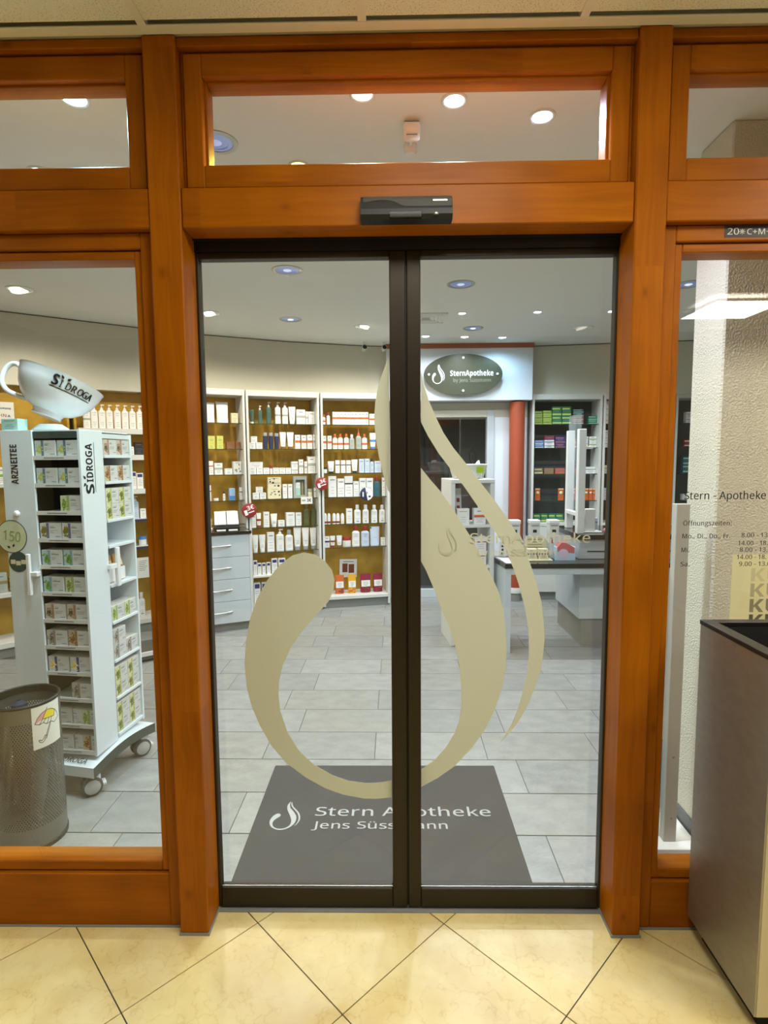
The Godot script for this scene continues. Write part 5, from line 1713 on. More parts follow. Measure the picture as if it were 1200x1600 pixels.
	disc.lathe([Vector2(0.042, 0.0), Vector2(0.042, 0.001), Vector2(0.0005, 0.001)], 24)
	obj("picture", disc.mesh(), hexm("d9c4d6", 0.6), pb)
	var fy := thing("flyer", "white flyer lying on the left corner of the table", "flyer")
	var fs := MB.new()
	fs.slab(poly([0.885, -3.05, 0.918, -2.765, 0.958, -2.765, 0.985, -3.02]), 0.7392, 0.7412)
	obj("sheet", fs.mesh(), M.W, fy)
	var ft := thing("leaflet", "small folded leaflet standing up behind the white flyer", "leaflet", Vector3(0.945, 0.7392, -3.075), 0.2)
	var fo := MB.new()
	fo.prism(PackedVector2Array([Vector2(-0.030, 0), Vector2(0.030, 0), Vector2(0.012, 0.125), Vector2(-0.028, 0.135)]), -0.003, 0.0)
	obj("sheet", fo.mesh(), M.W, ft)
	var fp := MB.new()
	for i in 3:
		fp.box(Vector3(-0.010, 0.020 + 0.032 * i, 0.0), Vector3(0.010, 0.038 + 0.032 * i, 0.001))
	obj("print", fp.mesh(), M.K, ft)
	# slim white display tower with a basket on it
	var gt := Transform3D(Basis(Vector3(0, 1, 0), 0.112), Vector3(0.486, 0, -2.92))
	var o := thing("display_tower", "slim white open display tower with fruit tea cartons and a basket on top", "display stand")
	o.transform = gt
	for x in [0.0, 0.334]:
		obj("side_panel", bx(Vector3(x, 0.0, -0.41), Vector3(x + 0.036, 1.38, 0.0), 0.003), M.shelf_white, o)
	obj("top_board", bx(Vector3(0.0, 1.38, -0.41), Vector3(0.37, 1.412, 0.004), 0.003), M.shelf_white, o)
	for y in [1.03, 0.685, 0.34, 0.03]:
		obj("shelf", bx(Vector3(0.036, y - 0.022, -0.40), Vector3(0.334, y, -0.004), 0.002), M.shelf_white, o)
	var tl := [[0.112, 1.031, 0.105, 0.135, "Y"], [0.255, 1.031, 0.10, 0.135, "O"], [0.11, 0.686, 0.10, 0.13, "R"], [0.262, 0.686, 0.10, 0.12, "R"], [0.262, 0.8065, 0.10, 0.12, "R"]]
	for k in 5:
		var r := put_goods("box", tl[k][2], tl[k][3], "W", tl[k][4], Vector3(), 0.0, ["white carton with yellow fruit band on the upper tower shelf", "white carton with orange fruit band on the upper tower shelf", "white carton with red band behind the emblem film, lower tower shelf", "white carton with red fruit band, lower of two on the tower", "white carton with red fruit band, upper of two on the tower"][k], "cartons in the display tower")
		r.transform = gt * Transform3D(Basis(), Vector3(tl[k][0], tl[k][1], -0.07))
	var ld := thing("leaflet_holder", "white picture card with red fruit prints leaning inside the display tower", "display card")
	ld.transform = gt * Transform3D(Basis(Vector3(1, 0, 0), -0.15), Vector3(0.085, 1.0325, -0.16))
	obj("card", bx(Vector3(-0.045, 0.0, -0.003), Vector3(0.045, 0.30, 0.003)), M.W, ld)
	var lp := MB.new()
	for i in 6:
		lp.box(Vector3(-0.032 + 0.036 * (i % 2), 0.05 + 0.065 * (i / 2), 0.003), Vector3(-0.006 + 0.036 * (i % 2), 0.085 + 0.065 * (i / 2), 0.004))
	obj("print", lp.mesh(), M.R, ld)
	var bk := thing("basket", "white woven basket with flared rim on top of the display tower", "basket")
	bk.transform = gt * Transform3D(Basis(), Vector3(0.190, 1.4172, -0.20))
	var bm := MB.new()
	bm.loft(rings_of([[0.0, 0.25, 0.19], [0.05, 0.275, 0.21], [0.11, 0.315, 0.245]], 32, 2.6), false)
	bm.loft(rings_of([[0.0, 0.25, 0.19], [0.004, 0.25, 0.19]], 32, 2.6))
	var inner := rings_of([[0.11, 0.305, 0.235], [0.004, 0.243, 0.183]], 32, 2.6)
	bm.loft(inner, false)
	obj("body", bm.mesh(), M.wicker, bk)
	var rim := []
	for i in 33:
		var b := TAU * i / 32.0
		rim.append(Vector3(signf(sin(b)) * pow(absf(sin(b)), 0.77) * 0.158, 0.112, signf(cos(b)) * pow(absf(cos(b)), 0.77) * 0.122))
	var rm := MB.new()
	rm.tube(rim, 0.007, 6)
	obj("rim", rm.mesh(), M.wicker, bk)
	for i in 20:
		var b := TAU * i / 20.0
		var st := MB.new()
		var q0 := Vector3(signf(sin(b)) * pow(absf(sin(b)), 0.77) * 0.126, 0.0, signf(cos(b)) * pow(absf(cos(b)), 0.77) * 0.096)
		var q1 := Vector3(q0.x * 1.262, 0.11, q0.z * 1.30)
		st.tube([q0, (q0 + q1) / 2.0, q1], 0.0045, 5)
		obj("stake", st.mesh(), M.wicker, bk)
	for k in 2:
		var bg := thing("sample_bag", ["crumpled white sample bag in the basket, left", "crumpled white sample bag in the basket, right"][k], "bag", Vector3(), 0.0, "bags in the basket")
		bg.transform = bk.transform * Transform3D(Basis.from_euler(Vector3(0.2, 0.5 + k, 0.15 - 0.3 * k)), Vector3(-0.07 + 0.14 * k, 0.03, 0.0))
		var m := MB.new()
		m.loft(rings_of([[0.0, 0.09, 0.06], [0.04, 0.10, 0.07], [0.09, 0.09, 0.04], [0.12, 0.07, 0.01]], 14, 2.4))
		obj("bag", m.mesh(), M.W, bg)
	var lm := thing("price_tag", "lime green tag hanging on the front of the basket", "tag")
	lm.transform = bk.transform * Transform3D(Basis(Vector3(1, 0, 0), 0.16), Vector3(0.075, 0.045, 0.116))
	obj("tag", unit(0.062, 0.055, 0.003, 0.0005), M.lime, lm)


# ---- the tea stand with the giant cup
func tea_texture(k: int) -> ImageTexture:
	# [ground, second ground, blot colours]
	var sets := [
		[Color(0.78, 0.82, 0.80), Color(0.38, 0.47, 0.55), Color(0.80, 0.78, 0.35), Color(0.66, 0.72, 0.50)],
		[Color(0.80, 0.82, 0.66), Color(0.62, 0.68, 0.42), Color(0.45, 0.55, 0.22), Color(0.70, 0.76, 0.40)],
		[Color(0.82, 0.82, 0.80), Color(0.42, 0.38, 0.58), Color(0.42, 0.50, 0.18), Color(0.60, 0.42, 0.18)],
		[Color(0.70, 0.80, 0.80), Color(0.52, 0.66, 0.70), Color(0.35, 0.52, 0.16), Color(0.50, 0.64, 0.22)],
		[Color(0.80, 0.74, 0.66), Color(0.66, 0.52, 0.44), Color(0.26, 0.34, 0.20), Color(0.74, 0.56, 0.50)],
		[Color(0.76, 0.76, 0.74), Color(0.60, 0.56, 0.50), Color(0.36, 0.36, 0.34), Color(0.62, 0.56, 0.46)],
		[Color(0.80, 0.82, 0.84), Color(0.24, 0.28, 0.55), Color(0.90, 0.76, 0.12), Color(0.95, 0.93, 0.80)],
		[Color(0.78, 0.72, 0.60), Color(0.60, 0.44, 0.26), Color(0.48, 0.28, 0.14), Color(0.70, 0.56, 0.36)],
		[Color(0.84, 0.84, 0.62), Color(0.70, 0.72, 0.42), Color(0.36, 0.40, 0.18), Color(0.56, 0.58, 0.26)],
	]
	var s: Array = sets[k]
	var nz := noise(100 + k, 0.055, 3)
	var n2 := noise(200 + k, 0.09, 2)
	var r := RandomNumberGenerator.new()
	r.seed = 300 + k
	var text_rows := []
	for i in 6:
		text_rows.append([[12, 17, 30, 35, 40, 56][i], r.randf_range(0.55, 0.85)])
	return picture(96, 68, func(x, y):
		var u: float = x / 96.0
		var c := Color(0.83, 0.83, 0.81)
		if u < 0.42:
			c = s[0]
			if u > 0.30:
				c = s[1]
			var d := Vector2((x - 19.0) / 17.0, (y - 36.0) / 24.0).length()
			var a: float = nz.get_noise_2d(x, y)
			if d < 0.82 + a * 0.9:
				c = s[3]
				if n2.get_noise_2d(x, y) > 0.02:
					c = s[2]
			if d < 0.30 + 0.2 * a:
				c = s[2].lerp(Color(0.9, 0.85, 0.5), 0.35 if k in [0, 6] else 0.0)
		else:
			for i in 6:
				var row: Array = text_rows[i]
				var thick := 3 if i == 1 else 2
				if y >= row[0] and y < row[0] + thick and u > (0.47 if i < 5 else 0.72) and u < (row[1] if i < 5 else 0.95):
					c = Color(0.36, 0.37, 0.38) if i in [1, 5] else Color(0.60, 0.61, 0.61)
		return c)


var tea_looks := []
func tea_carton(k: int, flip: bool, at: Transform3D, label: String, group: String) -> void:
	if tea_looks.is_empty():
		for i in 9:
			var m := mat(Color.WHITE, 0.4)
			m.albedo_texture = tea_texture(i)
			tea_looks.append(m)
	var o := thing("tea_carton", label, "tea box", Vector3(), 0.0, group)
	o.transform = at
	obj("box", unit(0.104, 0.076, 0.075, 0.001), M.shelf_white, o)
	if not mesh_cache.has("tea%s" % flip):
		var m := MB.new()
		var us := [Vector2(0, 1), Vector2(1, 1), Vector2(1, 0), Vector2(0, 0)]
		if flip:
			us = [Vector2(-0.42, 1), Vector2(0.58, 1), Vector2(0.58, 0), Vector2(-0.42, 0)]
		m.quad(Vector3(-0.0515, 0.0008, 0.0379), Vector3(0.0515, 0.0008, 0.0379), Vector3(0.0515, 0.0752, 0.0379), Vector3(-0.0515, 0.0752, 0.0379), us)
		mesh_cache["tea%s" % flip] = m.mesh()
	obj("front_print", mesh_cache["tea%s" % flip], tea_looks[k], o)


func tea_stand() -> void:
	var th := 0.12217
	var ctr := Vector3(-1.408, 0, -0.80) + Vector3(-cos(th), 0, -sin(th)) * 0.2025 + Vector3(sin(th), 0, -cos(th)) * 0.2025
	var o := thing("tea_stand", "tall white rolling display stand full of tea cartons, lettered on two sides", "display stand", ctr, -th)
	var W := 0.2025
	var T := 0.012
	var white: Material = M.stand_white
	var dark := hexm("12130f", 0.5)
	var y0 := 0.186
	var y1 := 1.728
	obj("lettered_panel", bx(Vector3(W - T, y0, 0.0375), Vector3(W, y1, W), 0.001), white, o)
	obj("lettered_panel", bx(Vector3(-W + 0.008, y0, W - T), Vector3(-0.035, y1, W), 0.001), white, o)
	obj("end_panel", bx(Vector3(0.0375, y0, -W), Vector3(W, y1 - 0.01, -W + T), 0.001), white, o)
	obj("end_panel", bx(Vector3(-W, y0, -W + T), Vector3(-W + T, y1 - 0.01, 0.0), 0.001), white, o)
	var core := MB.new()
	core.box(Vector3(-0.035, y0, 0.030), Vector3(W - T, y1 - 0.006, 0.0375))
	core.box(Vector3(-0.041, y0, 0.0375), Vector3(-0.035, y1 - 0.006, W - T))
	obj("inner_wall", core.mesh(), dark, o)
	var core2 := MB.new()
	core2.box(Vector3(0.030, y0, -W + T), Vector3(0.0375, y1 - 0.006, 0.030))
	core2.box(Vector3(0.0375, y0, 0.024), Vector3(W - T, y1 - 0.006, 0.030))
	obj("inner_wall", core2.mesh(), white, o)
	obj("header", bx(Vector3(-0.035, 1.690, 0.19), Vector3(W - T, y1 - 0.008, 0.196)), M.stand_green, o)
	obj("header", bx(Vector3(0.19, 1.694, -W + T), Vector3(0.197, y1 - 0.012, 0.030)), white, o)
	obj("roof", bx(Vector3(-W + T, y1 - 0.006, -W + T), Vector3(W - T, y1, W - T)), white, o)
	obj("floor_board", bx(Vector3(-W + T, y0 - 0.002, -W + T), Vector3(W - T, y0 + 0.006, W - T)), white, o)
	var fy := [1.609, 1.483, 1.356, 1.229, 1.103, 0.976, 0.847, 0.720, 0.594, 0.466, 0.338, 0.211]
	for y in fy:
		var s := obj("shelf", bx(Vector3(-0.035, y - 0.014, 0.0375), Vector3(W - T, y - 0.004, W - 0.004)), white, o)
		obj("price_rail", bx(Vector3(-0.035, y - 0.017, W - 0.004), Vector3(W - T, y + 0.002, W - 0.001)), M.shelf_white, s)
		var pr := MB.new()
		pr.box(Vector3(0.02, y - 0.010, W - 0.001), Vector3(0.12, y - 0.006, W - 0.0005))
		obj("price_print", pr.mesh(), M.print, s)
	var ry := [1.614, 1.486, 1.299, 1.171, 0.975, 0.788, 0.592, 0.399, 0.213]
	for y in ry:
		obj("shelf", bx(Vector3(0.0375, y - 0.014, -W + T), Vector3(W - 0.001, y, 0.024), 0.001), white, o)
	# lettering
	letter("lettering", "ARZNEITEE", 0.182, 0.034, M.ink, o, Transform3D(Basis(Vector3(0, 1, 0), Vector3(-1, 0, 0), Vector3(0, 0, 1)), Vector3(-0.114, 1.482, W + 0.0004)), "sans bold")
	var side := Basis(Vector3(0, 1, 0), Vector3(0, 0, 1), Vector3(1, 0, 0))
	letter("lettering", "S", 0.045, 0.056, M.ink, o, Transform3D(side, Vector3(W + 0.0004, 1.434, W - 0.086)), "sans bold")
	letter("lettering", "IDROGA", 0.178, 0.046, M.ink, o, Transform3D(side, Vector3(W + 0.0004, 1.488, W - 0.082)), "sans bold")
	leaf_marks(o, Transform3D(side, Vector3(W + 0.0006, 1.494, W - 0.032)), 1.5)
	obj("rule", bx(Vector3(W, 1.44, W - 0.098), Vector3(W + 0.0008, 1.672, W - 0.0955)), M.ink, o)
	# round stickers, hook and clip-on bars
	var disc := Basis(Vector3(1, 0, 0), PI / 2)
	var d1 := MB.new()
	d1.t = Transform3D(disc, Vector3(-0.168, 1.237, W))
	d1.lathe([Vector2(0.078, 0.0), Vector2(0.078, 0.0016), Vector2(0.0005, 0.0016)], 36)
	obj("sticker_rim", d1.mesh(), M.stand_green, o)
	var d2 := MB.new()
	d2.t = d1.t
	d2.lathe([Vector2(0.074, 0.0016), Vector2(0.074, 0.0022), Vector2(0.0005, 0.0022)], 36)
	obj("sticker", d2.mesh(), hexm("cfd3ae", 0.5), o)
	letter("sticker_print", "150", 0.088, 0.046, hexm("8f9a58", 0.5), o, Transform3D(Basis(Vector3(0, 0, 1), -0.12), Vector3(-0.212, 1.222, W + 0.0024)))
	leaf_marks(o, Transform3D(Basis(Vector3(0, 0, 1), 0.3), Vector3(-0.170, 1.182, W + 0.0025)), 1.2)
	var d3 := MB.new()
	d3.t = Transform3D(disc, Vector3(-0.143, 1.118, W))
	d3.lathe([Vector2(0.049, 0.0), Vector2(0.049, 0.0012), Vector2(0.0005, 0.0012)], 30)
	obj("sticker", d3.mesh(), hexm("2f4740", 0.5), o)
	var sp := MB.new()
	for i in 3:
		sp.box(Vector3(-0.182 + 0.027 * i, 1.108 - 0.006 * (i % 2), W + 0.0012), Vector3(-0.158 + 0.027 * i, 1.128 - 0.006 * (i % 2), W + 0.0018))
	obj("sticker_print", sp.mesh(), M.C, o)
	var hk := MB.new()
	hk.t = Transform3D(disc, Vector3(-0.133, 1.345, W))
	hk.lathe([Vector2(0.014, 0.0), Vector2(0.014, 0.006), Vector2(0.009, 0.014), Vector2(0.0005, 0.015)], 16)
	obj("hook", hk.mesh(), M.white_gloss, o)
	var bar := MB.new()
	bar.box(Vector3(-0.082, 0.965, W + 0.014), Vector3(-0.064, 1.160, W + 0.030), 0.003)
	bar.box(Vector3(-0.066, 1.055, W), Vector3(-0.030, 1.075, W + 0.026), 0.002)
	obj("clip_bar", bar.mesh(), M.white_gloss, o)
	var bar2 := MB.new()
	bar2.box(Vector3(W + 0.010, 0.965, W - 0.222), Vector3(W + 0.026, 1.160, W - 0.198), 0.003)
	bar2.box(Vector3(W - 0.004, 1.058, W - 0.205), Vector3(W + 0.022, 1.082, W - 0.150), 0.002)
	obj("clip_bar", bar2.mesh(), M.white_gloss, o)
	# arched base on four casters
	var bs := MB.new()
	var prof := PackedVector2Array()
	for i in 13:
		var u := i / 12.0
		prof.append(Vector2(-0.235 + 0.47 * u, 0.106 + 0.030 * sin(PI * u)))
	for i in 13:
		var u := 1.0 - i / 12.0
		prof.append(Vector2(-0.235 + 0.47 * u, 0.156 + 0.028 * sin(PI * u)))
	bs.t = Transform3D(Basis(Vector3(0, 1, 0), -0.078) * Basis(Vector3(0, 0, 1), Vector3(0, 1, 0), Vector3(-1, 0, 0)), Vector3())
	bs.prism(prof, -0.235, 0.235)
	obj("base", bs.mesh(), M.stand_white, o)
	for s in [-1.0, 1.0]:
		var fa := MB.new()
		fa.t = bs.t
		fa.prism(prof, s * 0.2352 - 0.0002, s * 0.2352 + 0.0012)
		obj("side_fascia", fa.mesh(), M.stand_green, o)
	letter("lettering", "SIDROGA", 0.16, 0.03, M.ink, o, Transform3D(Basis(Vector3(0, 1, 0), -0.078) * Basis(Vector3(1, 0, 0), Vector3(0, 0.18, -0.98), Vector3(0, 0.98, 0.18)), Vector3(0.0, 0.166, 0.222)))
	for sx in [-1.0, 1.0]:
		for sz in [-1.0, 1.0]:
			var at := Basis(Vector3(0, 1, 0), -0.078) * Vector3(sx * 0.185, 0, sz * 0.185)
			var ca := Node3D.new()
			ca.name = "caster"
			ca.position = at
			ca.scale = Vector3(1.1, 1.1, 1.1)
			ca.rotation.y = -0.85 + 0.12 * sx - 0.1 * sz
			o.add_child(ca, true)
			var fk := MB.new()
			fk.box(Vector3(-0.024, 0.05, -0.028), Vector3(0.024, 0.092, 0.012), 0.006)
			fk.lathe([Vector2(0.012, 0.09), Vector2(0.012, 0.125)], 10)
			fk.box(Vector3(-0.02, 0.032, -0.050), Vector3(0.02, 0.046, -0.020), 0.003)
			obj("fork", fk.mesh(), M.white_gloss, ca)
			for s in [-1.0, 1.0]:
				var wh := MB.new()
				wh.t = Transform3D(Basis(Vector3(0, 0, 1), -PI / 2 * s), Vector3(0.013 * s, 0.042, 0.006))
				wh.lathe([Vector2(0.036, -0.006), Vector2(0.042, 0.0), Vector2(0.042, 0.012), Vector2(0.036, 0.017), Vector2(0.032, 0.018)], 22)
				obj("tyre", wh.mesh(), M.tyre, ca)
				var hb := MB.new()
				hb.t = wh.t
				hb.lathe([Vector2(0.032, 0.0175), Vector2(0.028, 0.0195), Vector2(0.0005, 0.0205)], 20)
				obj("hub", hb.mesh(), M.wheel, ca)
	# cartons, front tiers: [picture, left?, right?]
	var inside := o.transform
	var words := ["yellow blossom picture", "lime herb picture", "purple and green picture", "green leaf picture", "rose and leaf picture", "grey herb picture", "yellow flower and blue picture", "brown seed picture", "olive cone picture"]
	var front := [[0, 1, 1], [0, 1, 1], [1, 0, 1], [2, 1, 1], [3, 1, 1], [1, 1, 1], [4, 1, 1], [5, 1, 1], [6, 1, 1], [5, 0, 1], [1, 1, 1], [7, 1, 1]]
	for i in 12:
		for s in 2:
			if front[i][1 + s] == 0:
				continue
			var k: int = front[i][0]
			if i == 7 and s == 1:
				k = 7
			if i == 5 and s == 0:
				k = 3
			var turn := Basis(Vector3(0, 1, 0), rng.randf_range(-0.04, 0.04))
			tea_carton(k, i in [10, 11] and s == 1, inside * Transform3D(turn, Vector3(0.022 + 0.112 * s, fy[i] - 0.0038, W - 0.048)), "tea carton with %s, %s one, %s tier of the stand front" % [words[k], ["left", "right"][s], ORD[i]], "tea cartons on the stand front")
	var right := [[4, 1, 0], [7, 1, 0], [8, 2, 0], [-1, 0, 0], [-2, 0, 0], [1, 1, 0], [5, 2, 1], [8, 2, 0], [8, 2, 0]]
	var face := Basis(Vector3(0, 1, 0), PI / 2)
	for i in 9:
		var k: int = right[i][0]
		if k < 0:
			continue
		for s in 2:
			for lv in right[i][1]:
				if right[i][2] == 1 and s == 1 and lv == 1:
					continue
				var turn := Basis(Vector3(0, 1, 0), rng.randf_range(-0.03, 0.03))
				var label := "tea carton with %s, %s%s one, %s tier of the stand side" % [words[k], ["front", "rear"][s], "" if right[i][1] == 1 else [" lower", " upper"][lv], ORD[i]]
				tea_carton(k, false, inside * Transform3D(face * turn, Vector3(W - 0.046, ry[i] + 0.0003 + 0.0766 * lv, -0.031 - 0.1055 * s)), label, "tea cartons on the stand side")
	for s in 2:
		var bg := thing("tea_bag", ["kraft topped tea bag behind the white clip bar on the stand side", "kraft topped tea bag at the rear of the stand side"][s], "tea bag", Vector3(), 0.0, "kraft tea bags on the stand side")
		bg.transform = inside * Transform3D(face, Vector3(W - 0.055, ry[4] + 0.0003, -0.020 - 0.085 * s))
		var m := MB.new()
		m.loft(rings_of([[0.0, 0.07, 0.05], [0.06, 0.072, 0.046], [0.12, 0.07, 0.02], [0.14, 0.068, 0.004]], 18, 3.2))
		obj("bag", m.mesh(), hexm("b48a50", 0.7), bg)
		var lb := MB.new()
		lb.box(Vector3(-0.034, 0.004, 0.022), Vector3(0.034, 0.068, 0.0262), 0.001)
		obj("label", lb.mesh(), M.W, bg)
		var lo := MB.new()
		lo.t = Transform3D(Basis(Vector3(1, 0, 0), -0.30), Vector3(0, 0.078, 0.0225))
		lo.box(Vector3(-0.018, 0, 0), Vector3(0.018, 0.036, 0.0015))
		obj("print", lo.mesh(), M.C, bg)
	giant_cup(Transform3D((Basis(Vector3(1, 0, 0), -0.26) * Basis(Vector3(0, 0, 1), -0.33)).scaled_local(Vector3(0.94, 0.94, 0.94)), Vector3(-1.675, 1.800, -1.0)))
	# foot cushion under the cup
	var ft := thing("cup_rest", "crumpled clear wrapping and white block holding the tilted giant cup", "stand", Vector3(-1.655, 1.7282, -1.0))
	var fm := MB.new()
	fm.loft(rings_of([[0.0, 0.15, 0.12], [0.012, 0.16, 0.13], [0.036, 0.10, 0.08]], 18, 2.6))
	obj("block", fm.mesh(), M.stand_white, ft)
	var gb := put_goods("box", 0.085, 0.055, "Z", "N", Vector3(-1.765, 1.7282, -0.90), -th, "pale green carton on the stand roof, left of the cup foot", "things on the tea stand roof")
	gb.set_meta("group", "things on the tea stand roof")


func leaf_marks(parent: Node3D, xf: Transform3D, k: float) -> void:
	var m := MB.new()
	for s in [-1.0, 1.0]:
		m.t = xf * Transform3D(Basis(Vector3(0, 0, 1), -0.75 * s), Vector3(0.006 * s * k, 0.004, 0))
		m.prism(PackedVector2Array([Vector2(0, 0), Vector2(0.005 * k, 0.006 * k), Vector2(0.0, 0.016 * k), Vector2(-0.005 * k, 0.006 * k)]), 0.0, 0.0006)
	obj("leaf_mark", m.mesh(), M.ink, parent)


func giant_cup(xf: Transform3D) -> void:
	var o := thing("giant_cup", "giant white porcelain-look cup tilted on top of the tea stand", "cup")
	o.transform = xf
	var b := MB.new()
	b.lathe([Vector2(0.0005, 0.004), Vector2(0.058, 0.0), Vector2(0.070, 0.001), Vector2(0.068, 0.016), Vector2(0.074, 0.030), Vector2(0.110, 0.046), Vector2(0.150, 0.080), Vector2(0.178, 0.125), Vector2(0.193, 0.170), Vector2(0.201, 0.208), Vector2(0.204, 0.213), Vector2(0.199, 0.214), Vector2(0.188, 0.172), Vector2(0.172, 0.125), Vector2(0.140, 0.080), Vector2(0.090, 0.048), Vector2(0.0005, 0.040)], 56)
	obj("bowl", b.mesh(), M.white_gloss, o)
	var h := MB.new()
	var ctrl := [Vector2(-0.194, 0.186), Vector2(-0.232, 0.209), Vector2(-0.268, 0.202), Vector2(-0.288, 0.162), Vector2(-0.279, 0.104), Vector2(-0.236, 0.066), Vector2(-0.180, 0.056), Vector2(-0.118, 0.055)]
	var cv := Curve3D.new()
	for i in ctrl.size():
		var tg: Vector2 = (ctrl[mini(i + 1, 7)] - ctrl[maxi(i - 1, 0)]) * 0.18
		cv.add_point(Vector3(ctrl[i].x, ctrl[i].y, 0.03), Vector3(-tg.x, -tg.y, 0), Vector3(tg.x, tg.y, 0))
	var pts := []
	for p in cv.tessellate_even_length(4, 0.012):
		pts.append(p)
	h.tube(pts, 0.013, 12)
	obj("handle", h.mesh(), M.white_gloss, o)
	# lettering set letter by letter round the bowl
	var word := "SIDROGA"
	for i in 7:
		var az := deg_to_rad(27.0 + 8.6 * i + (2.0 if i > 0 else 0.0))
		var base := 0.142
		var r := 0.1870
		var f := Basis(Vector3(0, 1, 0), az) * Basis(Vector3(1, 0, 0), 0.27)
		var g := Transform3D(f, Vector3(sin(az) * r, base, cos(az) * r))
		var cap := 0.052 if i == 0 else 0.036
		var mi := letter("lettering", word[i], 0, cap, M.ink, o, g * Transform3D(Basis(), Vector3(-0.011, 0.002, 0.0)), "sans bold" if i == 0 else "sans", 0.004)
		mi.scale.x *= 0.9
	var ru := MB.new()
	for k in 18:
		var a0 := deg_to_rad(22.0 + 66.0 * k / 18.0)
		var a1 := deg_to_rad(22.0 + 66.0 * (k + 1) / 18.0)
		var q := []
		for e in [[a0, 0.133, 0.1828], [a1, 0.133, 0.1828], [a1, 0.137, 0.1842], [a0, 0.137, 0.1842]]:
			q.append(Vector3(sin(e[0]) * e[2], e[1], cos(e[0]) * e[2]))
		ru.quad(q[0], q[1], q[2], q[3])
	obj("rule", ru.mesh(), M.ink, o)
	var az2 := deg_to_rad(39.0)
	leaf_marks(o, Transform3D(Basis(Vector3(0, 1, 0), az2) * Basis(Vector3(1, 0, 0), 0.2), Vector3(sin(az2) * 0.2005, 0.181, cos(az2) * 0.2005)), 1.4)


